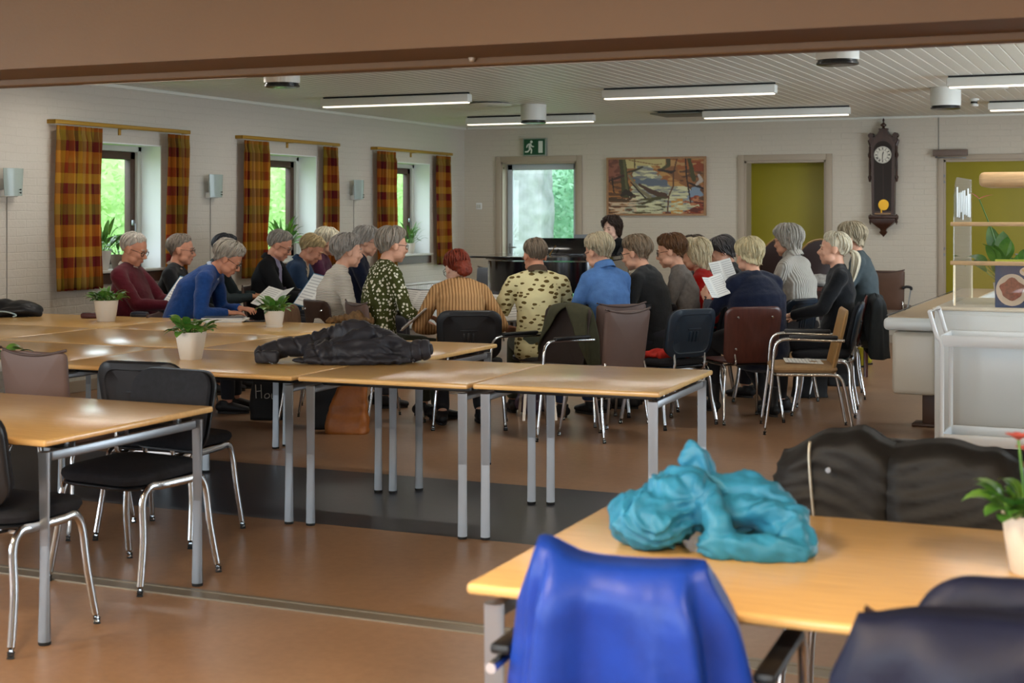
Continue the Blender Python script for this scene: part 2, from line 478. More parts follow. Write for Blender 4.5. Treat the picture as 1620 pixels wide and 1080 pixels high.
# ---------------------------------------------------------------- windows of the left wall
for i, (a, b) in enumerate(W_OPEN + NEAR_OPEN):
    z0, z1 = WZ if i < 3 else NZ
    r = bpy.data.objects.new('window_%d' % (i + 1), None); col.objects.link(r); r.location = (XW, a, z0); struct(r)
    w, h = b - a, z1 - z0
    f = MB(); xo = -.27      # outer white frame
    for c, s in (((xo, .03, h / 2), (.10, .06, h)), ((xo, w - .03, h / 2), (.10, .06, h)), ((xo, w / 2, h - .03), (.10, w, .06)), ((xo, w / 2, .03), (.10, w, .06))): f.box(c, s, bev=.008)
    f.build('window_frame', WHITEW, r)
    g = MB(); xs = -.285; q = .062
    for c, s in (((xs, q + .035, h / 2), (.07, .07, h - 2 * q)), ((xs, w - q - .035, h / 2), (.07, .07, h - 2 * q)), ((xs, w / 2, h - q - .035), (.07, w - 2 * q, .07)), ((xs, w / 2, q + .035), (.07, w - 2 * q, .07))): g.box(c, s, bev=.006)
    so = g.build('sash', SASH, r)
    pn = MB(); pn.box((xs, w / 2, h / 2), (.006, w - 2 * q - .12, h - 2 * q - .12)); pn.build('pane', GLASS, so, smooth=False)
    k = MB(); k.box((-.235, w - q - .05, h * .38), (.02, .025, .05), bev=.004); k.tube([(-.225, w - q - .05, h * .38), (-.21, w - q - .05, h * .38 - .01), (-.205, w - q - .05, h * .38 - .09)], .007, 8); k.build('handle', STEEL, so)
    s_ = MB(); s_.box((-.105, w / 2, .012), (.27, w, .024), bev=.006); s_.box((.02, w / 2, .012), (.04, w + .06, .024), bev=.006)
    s_.build('window_sill', WHITEW, r)
    rv = MB()
    for yy in (.006, w - .006): rv.box((-.12, yy, h / 2), (.24, .012, h))
    rv.box((-.12, w / 2, h - .006), (.24, w - .024, .012)); rv.build('reveal_lining', mat('bright_white_plaster', '#e6e8e8', .6), r, smooth=False)
    ap = MB(); ap.box((.008, w / 2, -.05), (.016, w + .02, .09)); ap.build('sill_apron', SASH, r)

# ---------------------------------------------------------------- doors of the end wall
def casing(x0, x1, zt, wd=.075, dep=.03, parent=None, m=FRAMEP):
    c = MB()
    for xx in (x0 - wd / 2, x1 + wd / 2): c.box((xx, YB - dep / 2, (zt + wd) / 2), (wd, dep, zt + wd), bev=.006)
    c.box(((x0 + x1) / 2, YB - dep / 2, zt + wd / 2), (x1 - x0 + .002, dep, wd), bev=.006)
    for xx in (x0 + .012, x1 - .012): c.box((xx, YB + .14, zt / 2), (.024, .30, zt))
    c.box(((x0 + x1) / 2, YB + .14, zt - .012), (x1 - x0, .30, .024))
    return c.build('casing', m, parent)
# 1: glazed door to the garden
r = bpy.data.objects.new('door_1', None); col.objects.link(r); struct(r)
casing(*dA, zA, parent=r)
x0, x1 = dA[0] + .03, dA[1] - .03; yl = YB + .16
f = MB(); st = .075
for c, s in (((x0 + st / 2, yl, zA / 2 - .01), (st, .05, zA - .03)), ((x1 - st / 2, yl, zA / 2 - .01), (st, .05, zA - .03)), (((x0 + x1) / 2, yl, zA - .063), (x1 - x0, .05, st)), (((x0 + x1) / 2, yl, .145), (x1 - x0, .05, .28))): f.box(c, s, bev=.006)
lf = f.build('door_leaf', mat('white_door_paint', '#b9c2c8', .4), r)
f = MB(); f.box(((x0 + x1) / 2, yl, zA / 2 + .05), (x1 - x0 - 2 * st + .02, .008, zA - .40)); f.build('pane', GLASS, lf, smooth=False)
f = MB(); f.box((x0 + .04, yl - .03, 1.05), (.03, .012, .16), bev=.004); f.tube([(x0 + .04, yl - .035, 1.08), (x0 + .04, yl - .07, 1.08), (x0 + .15, yl - .075, 1.08)], .009, 8); f.build('handle', STEEL, lf)
f = MB(); f.box((x0 - .012, YB + .02, zA - .075), (.02, .03, .025), bev=.004); f.build('hinge_pin', SASH, r)
# 2: olive door set back in its frame
r = bpy.data.objects.new('door_2', None); col.objects.link(r); struct(r)
casing(*dB, zB, parent=r)
f = MB(); f.box(((dB[0] + dB[1]) / 2, YB + .25, zB / 2 - .008), (dB[1] - dB[0] - .04, .04, zB - .014), bev=.003); lf = f.build('door_leaf', OLIVE, r)
f = MB(); f.box((dB[1] - .1, YB + .225, 1.03), (.03, .01, .18), bev=.003); f.tube([(dB[1] - .1, YB + .22, 1.06), (dB[1] - .1, YB + .18, 1.06), (dB[1] - .22, YB + .175, 1.06)], .009, 8); f.build('handle', STEEL, lf)
# 3: olive door at the right
r = bpy.data.objects.new('door_3', None); col.objects.link(r); struct(r)
casing(*dC, zCd, parent=r, wd=.06)
f = MB(); f.box(((dC[0] + dC[1]) / 2, YB + .03, zCd / 2 - .006), (dC[1] - dC[0] - .03, .04, zCd - .012), bev=.003); lf = f.build('door_leaf', OLIVE, r)
for py in (283, 398):
    hz = at_Y(1495, py, YB).z
    f = MB(); f.cyl((dC[0] + .008, YB - .006, hz - .05), (dC[0] + .008, YB - .006, hz + .05), .012, n=10); f.build('hinge', STEEL, r)
f = MB(); f.box((dC[1] - .09, YB + .005, 1.03), (.03, .01, .18), bev=.003); f.tube([(dC[1] - .09, YB, 1.06), (dC[1] - .09, YB - .04, 1.06), (dC[1] - .21, YB - .045, 1.06)], .009, 8); f.build('handle', STEEL, lf)
# baseboards
def run(name, segs):
    b_ = MB()
    for c, s in segs: b_.box(c, s, bev=.005)
    struct(b_.build(name, FRAMEP, smooth=False))
xs = [XW, dA[0] - .08, dA[1] + .08, dB[0] - .08, dB[1] + .08, dC[0] - .07, dC[1] + .07, XR]
run('baseboard_back', [(((xs[i] + xs[i + 1]) / 2, YB - .009, .05), (xs[i + 1] - xs[i], .018, .10)) for i in (0, 2, 4, 6)])
run('baseboard_left', [((XW + .009, 7.2, .05), (.018, 20.7, .10))])
# cornice strip where left wall meets the ceiling
mb = MB(); mb.box((XW + .015, 11.3, ZC - .015), (.03, 12.6, .03), bev=.004); struct(mb.build('trim_2', CEILP, smooth=False))
mb = MB(); mb.box((-2.6, YB - .012, ZC - .012), (11.6, .024, .024), bev=.004); struct(mb.build('trim_3', CEILP, smooth=False))

# ---------------------------------------------------------------- outside
GRASS = mat('lawn', '#5d8a2c', .8, var=.3, vscale=3)
mb = MB(); mb.box((-20, 14, -.2), (22.2, 50, .1)); struct(mb.build('ground', GRASS, smooth=False))
mb = MB(); mb.box((-3, 27.0, -.2), (11.8, 18, .1)); struct(mb.build('ground_garden', GRASS, smooth=False))
def leaf_mat(name, a, b):
    m = mat(name, a, .55, var=.01, vscale=2.2, color2=b)
    k = N(m); bs = k.n['Principled BSDF']
    tl = k.add('ShaderNodeBsdfTranslucent'); mx = k.add('ShaderNodeMixShader'); mx.inputs[0].default_value = .35
    src = bs.inputs['Base Color'].links[0].from_socket; k.link(src, tl.inputs['Color'])
    k.link(bs.outputs[0], mx.inputs[1]); k.link(tl.outputs[0], mx.inputs[2]); k.link(mx.outputs[0], k.n['Material Output'].inputs['Surface'])
    return m
def hedge(name, lo, hi, n, label, mats, seed=1, size=(.10, .17), core=True):
    """leafy mass filling the front of a box: a lumpy core plus n leaves"""
    rd = random.Random(seed); bm = bmesh.new()
    lo, hi = Vector(lo), Vector(hi); ext = hi - lo
    def core_axis(a, b):
        long_y = ext.y > ext.x
        p = Vector((lo.x + ext.x * .35, lo.y + ext.y * a, lo.z + ext.z * .96 * b)) if long_y else Vector((lo.x + ext.x * a, lo.y + ext.y * .7, lo.z + ext.z * .96 * b))
        k_ = .35 * noise.noise(p * 1.3) + .15 * noise.noise(p * 3.1)
        return p + (Vector((k_, 0, 0)) if long_y else Vector((0, k_, 0)))
    for _ in range(n):
        p = Vector((lo.x + rd.random() * ext.x, lo.y + rd.random() * ext.y, lo.z + rd.random() ** 1.1 * ext.z))
        cl = noise.noise(p * .9 + Vector((seed * 3.1, 0, 0))) + .5 * noise.noise(p * 2.3)
        if cl < -.25: continue
        s = rd.uniform(*size)
        M = Euler((rd.uniform(0, 6.3), rd.uniform(0, 6.3), rd.uniform(0, 6.3))).to_matrix()
        vs = [bm.verts.new(p + M @ Vector(q) * s) for q in ((0, -.5, 0), (.27, -.08, .07), (.18, .25, .05), (0, .55, 0), (-.18, .25, .05), (-.27, -.08, .07))]
        f = bm.faces.new(vs); f.material_index = rd.choice((0, 0, 1))
    if core:
        g = 26; ny = g * 3
        def P_(i, j):
            a = i / ny; b = j / g
            x = core_axis(a, b)
            return x
        rows = [[bm.verts.new(P_(i, j)) for j in range(g + 1)] for i in range(ny + 1)]
        for i in range(ny):
            for j in range(g):
                f = bm.faces.new((rows[i][j], rows[i + 1][j], rows[i + 1][j + 1], rows[i][j + 1])); f.material_index = 0
    me = bpy.data.meshes.new(name); bm.to_mesh(me); bm.free()
    o = link(name, me, mats, smooth=False)
    return tag(o, label, 'foliage', kind='stuff')
LEAF1 = leaf_mat('hedge_leaf', '#86ab62', '#bcd898'); LEAF2 = leaf_mat('hedge_leaf_light', '#abcb8c', '#def0c8')
hedge('garden_foliage', (-16.5, 8, -.1), (-14.2, 34, 2.85), 24000, 'bright green garden foliage outside the three left windows', [LEAF1, LEAF2], 3)
LEAF3 = leaf_mat('creeper_leaf', '#78a888', '#b0d4ba'); LEAF4 = leaf_mat('creeper_leaf_light', '#a2ccae', '#d2ecd8')
xa, xb, xm = at_Y(780, 300, 22).x, at_Y(940, 300, 22).x, at_Y(858, 300, 21).x
hedge('creeper_foliage', (xm - .9, 21.5, 0), (xb + 2.5, 22.6, 3.6), 8000, 'pale green creeper foliage seen through the glazed garden door', [LEAF3, LEAF4], 8, (.07, .13))
me_ = MB(); me_.box(((xm + xa) / 2, 21.2, 1.6), (xm - xa, .5, 3.4)); me_ = remesh(me_, .05, 2)
disp(me_, lambda c, n_: .05 * nz(c, 2.6, 4) + .03 * nz(c, 7, 2))
struct(link('exterior_wall', me_, mat('limewash', '#8f9294', .9, var=.30, vscale=2.6, bump=.5, bscale=9)))

# ================================================================== LAMPS AND FITTINGS
LAMPW = mat('lamp_housing', '#d9d9d2', .4)
TUBE = mat('lamp_diffuser', '#ffffff', .4, emit='#fff1da', estr=1.7)
def batten(name, x0, Y, label):
    r = thing(name, label, 'ceiling light', (x0, Y, ZC), 0, 'fluorescent battens of the hall ceiling')
    m = MB(); m.box((.8, 0, -.055), (1.6, .10, .075), bev=.01); m.build('housing', LAMPW, r)
    m = MB(); m.box((.8, 0, -.098), (1.56, .07, .012), bev=.004); m.build('diffuser', TUBE, r)
    m = MB(); m.box((.8, 0, -.009), (1.58, .02, .018))
    for x in (.2, .6, 1.0, 1.4): m.box((x, 0, -.012), (.03, .09, .012))
    m.build('mounting_rail', BLACKPL, r)
    l = bpy.data.lights.new('tube_light', 'AREA'); l.shape = 'RECTANGLE'; l.size = 1.5; l.size_y = .07; l.energy = 17; l.color = (1, .95, .87)
    o = bpy.data.objects.new('tube_light', l); col.objects.link(o); o.parent = r; o.location = (.8, 0, -.108)
    return r
batten('fluorescent_light', -7.52, 12.45, 'fluorescent ceiling batten above the three curtained windows, nearest the beam')
batten('fluorescent_light', -4.65, 12.6, 'long fluorescent ceiling batten in the middle of the front row, above the painting')
batten('fluorescent_light', -1.62, 12.6, 'fluorescent ceiling batten cut by the picture edge, above the round disc vent at right')
batten('fluorescent_light', -7.46, 15.6, 'fluorescent ceiling batten crossing behind the white cylinder above the exit sign')
batten('fluorescent_light', -4.59, 15.6, 'fluorescent ceiling batten of the rear row beside the square vent plate')
batten('fluorescent_light', -1.60, 15.6, 'short visible end of a fluorescent batten beyond the right-hand white cylinder')

for x0 in (-7.95, -4.65, -1.2):  # extra row out of sight, added to light the group from this side
    batten('fluorescent_light', x0, 9.4, 'unseen extra fluorescent batten behind the wide beam, added to light the choir')

DARKGL = mat('dark_lens', '#1c1c1a', .25)
def downlight(px, d, label, group='surface cylinder downlights'):
    p = W(px, d)
    r = thing('cylinder_downlight', label, 'downlight', (p.x, p.y, ZC), 0, group)
    m = MB(); m.lathe([(.0, 0), (.133, 0), (.135, -.004), (.135, -.165), (.0, -.165)], 28); m.build('housing', LAMPW, r)
    m = MB(); m.lathe([(.125, -.163), (.125, -.176), (.133, -.18), (.133, -.192), (.12, -.196), (.0, -.194)], 28); m.build('lens_ring', DARKGL, r)
    for a in range(2): pass
downlight(446, 11.0, 'cylinder downlight half hidden by the beam, above the first two windows')
downlight(1325, 9.35, 'large white cylinder downlight with black lens hanging just below the beam')
downlight(844, 15.4, 'white cylinder downlight in front of the rear batten, above the exit sign')
downlight(1496, 13.3, 'white cylinder downlight near the back wall, right of the wall clock')

def disc_vent(px, d, rad, label):
    p = W(px, d)
    r = thing('ceiling_vent', label, 'ceiling vent', (p.x, p.y, ZC))
    m = MB(); m.lathe([(rad * .55, 0), (rad * .55, -.02), (rad * .5, -.02), (rad * .5, 0)], 30, cap=False); m.build('collar', DARKGL, r)
    m = MB(); m.lathe([(0, -.035), (rad * .7, -.034), (rad * .97, -.026), (rad, -.02), (rad * .97, -.015), (0, -.014)], 36); m.build('disc', LAMPW, r)
    m = MB(); m.lathe([(0, -.037), (.03, -.036), (.03, -.03), (0, -.03)], 14); m.build('screw_cap', STEEL, r)
disc_vent(775, 15.1, .23, 'round white disc vent between two battens, left of centre')
disc_vent(1555, 13.1, .22, 'round white disc vent under the batten at the right edge')
p = W(1082, 16.5)
r = thing('vent_plate', 'square vent plate on little feet beside the rear fluorescent batten', 'ceiling vent', (p.x, p.y, ZC))
m = MB(); m.box((0, 0, -.03), (.6, .6, .012), bev=.003); m.build('plate', mat('vent_grey', '#6f7168', .5), r)
for sx in (-1, 1):
    for sy in (-1, 1):
        m = MB(); m.cyl((sx * .22, sy * .22, 0), (sx * .22, sy * .22, -.026), .014, n=10); m.build('spacer', STEEL, r)
p = W(1541, 14.6)
r = thing('smoke_detector', 'small white cone shaped smoke detector beside the right-hand cylinder', 'smoke detector', (p.x, p.y, ZC))
m = MB(); m.lathe([(0, 0), (.05, 0), (.05, -.015), (.03, -.02), (.03, -.05), (.045, -.055), (.04, -.075), (0, -.08)], 18); m.build('body', LAMPW, r)
m = MB(); m.lathe([(.031, -.026), (.033, -.028), (.033, -.044), (.031, -.046)], 18, cap=False); m.build('sensor_slot', DARKGL, r)

# ---------------------------------------------------------------- wall lamps
SCGL = mat('opal_glass', '#bcccc6', .25, trans=.35, spec=.5)
for px, py, lab in ((10, 288, 'opal glass wall lamp cut by the left picture edge'), (332, 294, 'opal glass wall lamp between the first and second curtained windows'), (559, 300, 'opal glass wall lamp between the second and third curtained windows')):
    p = at_X(px, py, XW)
    r = thing('wall_lamp', lab, 'wall lamp', (XW, p.y, p.z), 0, 'glass wall lamps')
    m = MB(); n_ = 12
    for k in range(2):
        pass
    def pt(i, z, off): 
        t = -1 + 2 * i / n_; return (.075 + .035 * (1 - t * t) + off, t * (.105 + .015 * (z / .22)), z)
    outer = [[pt(i, z, 0) for i in range(n_ + 1)] + [pt(i, z, -.006) for i in range(n_, -1, -1)] for z in (-.11, -.04, .04, .11)]
    m.rings(outer); m.build('glass_shade', SCGL, r)
    m = MB(); m.box((.03, 0, -.09), (.06, .15, .055), bev=.008); m.box((.02, 0, -.02), (.04, .05, .14), bev=.006); m.build('wall_bracket', LAMPW, r)
    for z in (-.06, -.085):
        m = MB(); m.cyl((.10, .03, z), (.122, .03, z), .007, n=10); m.build('fixing_screw', DARKGL, r)
    m = MB(); m.tube([(.006, 0, -.12), (.006, 0, -p.z + .12)], .0035, 6); m.build('cord', mat('grey_cord', '#8f8c84', .5), r)

# ---------------------------------------------------------------- exit sign
p0, p1 = at_Y(828, 247, YB - .03), at_Y(865, 218, YB - .03)
r = thing('exit_sign', 'green emergency exit sign with a white running figure above the glazed door', 'exit sign', ((p0.x + p1.x) / 2, YB - .001, (p0.z + p1.z) / 2))
w, h = p1.x - p0.x, p1.z - p0.z
m = MB(); m.box((0, -.025, 0), (w, .05, h), bev=.006); m.build('housing', mat('sign_housing', '#8f988e', .4), r)
m = MB(); m.box((0, -.052, 0), (w - .035, .006, h - .03)); m.build('green_face', mat('sign_green', '#0f4a2e', .4), r)
def flat(m, poly, y, t=.003):
    m.prism(poly, t, Matrix.Translation((0, y, 0)) @ Matrix(((1, 0, 0, 0), (0, 0, -1, 0), (0, 1, 0, 0), (0, 0, 0, 1))))
SW = mat('sign_white', '#d6ddd6', .5)
m = MB(); u = h / 1.0
flat(m, [(.18 * w, -.33 * u), (.36 * w, -.33 * u), (.36 * w, .33 * u), (.18 * w, .33 * u)], -.055); m.build('door_symbol', SW, r)
m = MB()
def S(pts): return [(-.19 * w + x * u, y * u) for x, y in pts]
flat(m, S([(.10 + .075 * math.cos(a), .29 + .075 * math.sin(a)) for a in [2 * PI * q / 12 for q in range(12)]]), -.055)
for poly in ([(-.06, .20), (.09, .21), (.06, -.03), (-.07, -.02)], [(-.06, .2), (-.17, .13), (-.22, -.03), (-.16, -.04), (-.11, .09), (-.03, .14)], [(.08, .19), (.15, .07), (.25, .05), (.25, -.01), (.12, .0), (.05, .1)],
             [(.06, -.02), (.15, -.15), (.12, -.36), (.05, -.36), (.07, -.17), (-.03, -.03)], [(-.07, -.0), (-.05, -.14), (-.14, -.22), (-.29, -.23), (-.29, -.3), (-.11, -.3), (.03, -.15), (.03, -.02)]):
    flat(m, S(poly), -.055)
m.build('running_figure', SW, r)

# ---------------------------------------------------------------- light switch, cable, door closer
p = at_Y(758, 326, YB)
r = thing('light_switch', 'white square switch plate between the corner and the glazed door', 'switch', (p.x, YB, p.z))
m = MB(); m.box((0, -.006, 0), (.085, .012, .085), bev=.004); m.build('plate', WHITE, r)
for sx in (-1, 1): m = MB(); m.box((sx * .017, -.014, 0), (.03, .008, .05), bev=.003); m.build('rocker', WHITEW, r)
p = at_Y(1485, 238, YB)
m = MB(); m.tube([(p.x, YB - .006, p.z), (p.x, YB - .006, ZC)], .005, 6); tag(m.build('wall_cable', mat('grey_cord', '#8f8c84', .5)), 'thin cable running down the wall from the ceiling to the door closer', 'cable')
p0, p1 = at_Y(1476, 242, YB - .06), at_Y(1531, 242, YB - .06)
r = thing('door_closer', 'grey brown door closer box above the olive door at right', 'door closer', ((p0.x + p1.x) / 2, YB - .031, p0.z))
w = p1.x - p0.x
m = MB(); m.box((0, -.03, 0), (w, .06, .075), bev=.008); m.build('case', mat('closer_brown', '#6a5a50', .45), r)
m = MB(); m.tube([(-w * .4, -.03, -.04), (-w * .4, -.05, -.055), (w * .2, -.06, -.06), (w * .45, -.02, -.06)], .007, 8); m.cyl((-w * .4, -.03, -.03), (-w * .4, -.03, -.06), .015, n=10); m.build('closer_arm', STEEL, r)

# ---------------------------------------------------------------- painting
p0, p1 = at_Y(960, 341, YB - .03), at_Y(1117, 247, YB - .03)
w, h = p1.x - p0.x, p1.z - p0.z
r = thing('landscape_painting', 'framed oil painting of a stream winding between brown autumn trees', 'painting', ((p0.x + p1.x) / 2, YB - .001, (p0.z + p1.z) / 2))
m = MB(); t = .025
for c, s in (((-w / 2 + t / 2, -.025, 0), (t, .05, h)), ((w / 2 - t / 2, -.025, 0), (t, .05, h)), ((0, -.025, h / 2 - t / 2), (w - 2 * t, .05, t)), ((0, -.025, -h / 2 + t / 2), (w - 2 * t, .05, t))): m.box(c, s, bev=.004)
m.build('picture_frame', mat('frame_wood', '#a07a58', .45, var=.15, vscale=12), r)
def painting_canvas(w, h, NX=190, NY=108):
    rd = random.Random(5)
    X, Y = np.meshgrid(np.linspace(0, 1, NX), np.linspace(0, 1, NY))      # Y runs down from the top
    def C(hx): return np.array(lin(hx)[:3])
    def smooth_noise(fx, fy, seed):
        out = np.zeros_like(X)
        for i in range(NY):
            for j in range(NX): out[i, j] = noise.noise(Vector((X[i, j] * fx + seed, Y[i, j] * fy - seed, seed * .7)))
        return out
    nA, nB = smooth_noise(5, 9, 3.1), smooth_noise(14, 22, 9.2); nC = smooth_noise(9, 30, 5.5)
    img = np.zeros((NY, NX, 3)); img[:] = C('#8a5a33')
    def put(mask, hx, alpha=1.0): img[mask] = img[mask] * (1 - alpha) + C(hx) * alpha
    put(nA > .1, '#a8713a'); put(nB > .25, '#5e3d26'); put((X < .2) & (Y < .4), '#6b3c2c'); put((X < .2) & (Y < .4) & (nB > .1), '#8a5440')
    put((Y < .17) & (X > .18) & (X < .6), '#c3b47a'); put((Y < .2) & (X > .72), '#9c5a2c'); put((Y > .06) & (Y < .24) & (X > .86), '#8c3f1c'); put((X > .6) & (Y < .14) & (nB > 0), '#b58a55')
    # the stream: narrow at the top, spreading towards the bottom
    yy = np.clip((Y - .13) / .87, 0, 1)
    c0 = .40 + .10 * np.sin(yy * 3.0) + .18 * yy * yy; hw = .10 + .33 * yy ** .8
    st = (np.abs(X - c0) < hw + .05 * nB) & (Y > .13)
    put(st, '#b9b894'); put(st & (nA > .05), '#9a9a86'); put(st & (nC > .18), '#77797c'); put(st & (nC < -.22), '#d2cfa6'); put(st & (X - c0 > hw * .45) & (Y < .5), '#b98a4c'); put(st & (X - c0 > hw * .3) & (Y < .42) & (nB > 0), '#9a5f30')
    put(st & (np.abs(Y - .42 - .15 * (X - .4)) < .05 + .04 * nB) & (X < .62), '#5d6774')
    put((((X - .9) / .09) ** 2 + ((Y - .62) / .13) ** 2 + 1.2 * nB < .9), '#7c8ea2'); rc = (X - .80) * 2.2 + (Y - .80) * 2.0 + .9 * nA + .5 * nB; put(rc > .16, '#8c3a1e'); put((rc > .16) & (nB > .12), '#b5744c'); put((rc > .2) & (nC > .16), '#5e2414')
    put((Y > .66) & (X < .45) & (nC > .08), '#5b3f28'); put((Y > .72) & (X < .3) & (nC < -.1), '#c9b294'); put((Y > .7) & (X > .25) & (X < .6) & (nC > .2), '#4f4a26')
    put((np.abs(X - .72) < .06) & (Y > .72) & (nC > .0), '#c08a3c')
    def stroke(pts, wd, hx):
        for (x0, y0, w0), (x1, y1, w1) in zip([(a, b, wd * s_) for a, b, s_ in pts[:-1]], [(a, b, wd * s_) for a, b, s_ in pts[1:]]):
            dx, dy = x1 - x0, (y1 - y0) * .56; L = dx * dx + dy * dy + 1e-9
            t_ = np.clip(((X - x0) * dx + (Y - y0) * .56 * dy) / L, 0, 1)
            dd = np.hypot(X - x0 - t_ * dx, (Y - y0) * .56 - t_ * dy)
            put(dd < (w0 + (w1 - w0) * t_) * (1 + .25 * nB), hx)
    stroke([(.15, 0, 1), (.17, .35, 1.0), (.19, .62, 1.3)], .036, '#3c3a1e'); stroke([(.165, 0, 1), (.185, .35, .8), (.20, .6, 1)], .014, '#5c5a34')
    stroke([(.19, .6, 1), (.28, .68, .5)], .03, '#2c2014'); stroke([(.19, .6, 1), (.14, .66, .4)], .03, '#2c2014')
    stroke([(.63, 0, 1), (.63, .12, 1.0), (.56, .2, .6)], .022, '#4a4428'); stroke([(.84, 0, 1), (.87, .2, 1), (.89, .38, 1.2)], .02, '#44421f')
    stroke([(.72, 0, .8), (.685, .25, 1), (.68, .5, 1), (.635, .68, 1), (.62, 1, 1)], .008, '#5c3a24'); stroke([(.81, 0, 1), (.815, .3, 1), (.86, .8, .8)], .008, '#2f1d14'); stroke([(.28, 0, 1), (.28, .16, 1)], .006, '#4d3a20')
    stroke([(.22, .3, .7), (.32, .55, 1), (.44, .69, 1)], .016, '#7d7558'); stroke([(.24, .42, .8), (.33, .6, 1), (.40, .72, .7)], .008, '#2b1f14')
    stroke([(.33, .47, .6), (.46, .6, 1), (.6, .68, 1.3)], .022, '#4a3222'); stroke([(.53, .2, .8), (.66, .25, 1), (.7, .22, .6)], .014, '#33241c')
    stroke([(.2, .24, .5), (.28, .21, 1), (.36, .15, .6)], .012, '#3a341e'); stroke([(.84, .44, .6), (.92, .5, 1), (1, .55, .6)], .012, '#2a1c16'); stroke([(0, .4, .5), (.1, .34, 1), (.16, .3, 1)], .012, '#3a2019')
    stroke([(.04, .35, 1), (.06, .6, .7)], .009, '#2a1b10'); stroke([(0, .72, 1), (.2, .76, 1), (.28, .66, .6)], .016, '#4a3620'); stroke([(.36, .82, .6), (.5, .72, 1), (.6, .7, .5)], .015, '#454221')
    stroke([(.94, .3, .5), (.97, .4, 1), (.92, .47, .6)], .02, '#b4a69a'); stroke([(.22, .02, 1), (.5, .11, 1), (.56, .1, 1)], .004, '#7a4a24')
    me = bpy.data.meshes.new('canvas')
    V_ = [((j / (NX - 1) - .5) * w, 0, (.5 - i / (NY - 1)) * h) for i in range(NY) for j in range(NX)]
    Y_ = img[::-1]
    F = [(i * NX + j, i * NX + j + 1, (i + 1) * NX + j + 1, (i + 1) * NX + j) for i in range(NY - 1) for j in range(NX - 1)]
    me.from_pydata(V_, [], F)
    ca = me.color_attributes.new('paint', 'FLOAT_COLOR', 'POINT')
    arr = np.ones((NX * NY, 4)); arr[:, :3] = Y_.reshape(-1, 3) if False else img.reshape(-1, 3)
    ca.data.foreach_set('color', arr.ravel())
    return me
me = painting_canvas(w - 2 * t + .01, h - 2 * t + .01)
pm = bpy.data.materials.new('oil_paint'); pm.use_nodes = True
k = N(pm); at = k.add('ShaderNodeAttribute', attribute_name='paint'); k.link(at.outputs['Color'], k.n['Principled BSDF'].inputs['Base Color']); k.n['Principled BSDF'].inputs['Roughness'].default_value = .4
o = link('canvas', me, pm, r, smooth=False); o.location = (0, -.03, 0)
m = MB(); m.box((0, -.012, 0), (w - .02, .02, h - .02)); m.build('backing_board', SASH, r)

# ---------------------------------------------------------------- wall clock
pT, pB = at_Y(1397, 198, YB - .1), at_Y(1397, 375, YB - .1)
HH = pT.z - pB.z; zc = pB.z
r = thing('wall_clock', 'dark carved wooden pendulum wall clock with white dial and brass pendulum', 'clock', (pT.x, YB - .001, zc))
DW = mat('dark_walnut', '#3a2115', .35, var=.25, vscale=9, stretch=(4, 4, .8)); BR = mat('brass', '#b88a2e', .25, 1.0); DK = mat('clock_inside', '#1f1108', .6)
k_ = HH / 177.0                                    # metres per photo pixel on the wall
def cz(py): return (375 - py) * k_
def cx_(px): return (px - 1397) * k_
m = MB()          # case: back, sides with arched top
arch = [(cx_(1380), cz(340)), (cx_(1414), cz(340)), (cx_(1416), cz(232))] + [(cx_(1397) + 19 * k_ * math.cos(a), cz(232) + 17 * k_ * math.sin(a)) for a in [PI * q / 12 for q in range(13)]] + [(cx_(1378), cz(232))]
XZ = Matrix(((1, 0, 0, 0), (0, 0, -1, 0), (0, 1, 0, 0), (0, 0, 0, 1)))
m.prism(arch, .12, XZ); m.build('case', DW, r)
m = MB(); inner = [(cx_(1384), cz(334)), (cx_(1410), cz(334)), (cx_(1411), cz(238))] + [(14.5 * k_ * math.cos(a), cz(238) + 15 * k_ * math.sin(a)) for a in [PI * q / 12 for q in range(13)]] + [(cx_(1383), cz(238))]
m.prism(inner, .004, Matrix.Translation((0, -.119, 0)) @ XZ); m.build('door_panel', DK, r)
m = MB(); m.prism([(13.4 * k_ * math.cos(a), cz(245) + 13.4 * k_ * math.sin(a)) for a in [2 * PI * q / 36 for q in range(36)]], .006, Matrix.Translation((0, -.122, 0)) @ XZ)
dial = m.build('dial', mat('enamel', '#d8d4c6', .35), r)
m = MB(); ZP = Matrix.Translation((0, -.1285, 0)) @ XZ
for q in range(12):      # hour strokes standing for the roman numerals
    a = PI / 2 - q * PI / 6; nst = (2, 1, 2, 3, 2, 1, 2, 3, 4, 2, 1, 2)[q]
    for s_ in range(nst):
        b_ = a + (s_ - (nst - 1) / 2) * .10
        c_, n_ = Vector((math.cos(b_), math.sin(b_))), Vector((-math.sin(b_), math.cos(b_)))
        P_ = [c_ * 8.6 * k_ + n_ * .35 * k_, c_ * 11.6 * k_ + n_ * .4 * k_, c_ * 11.6 * k_ - n_ * .4 * k_, c_ * 8.6 * k_ - n_ * .35 * k_]
        m.prism([(v.x, v.y + cz(245)) for v in P_], .0012, ZP)
for r0, r1 in ((7.6, 7.9), (12.3, 12.6)):
    m.rings([[Vector((rr * k_ * math.cos(a), -.129, cz(245) + rr * k_ * math.sin(a))) for a in [2 * PI * q / 40 for q in range(40)]] for rr in (r0, r1)], cap=False)
m.build('numerals', mat('clock_black', '#14110e', .5), dial)
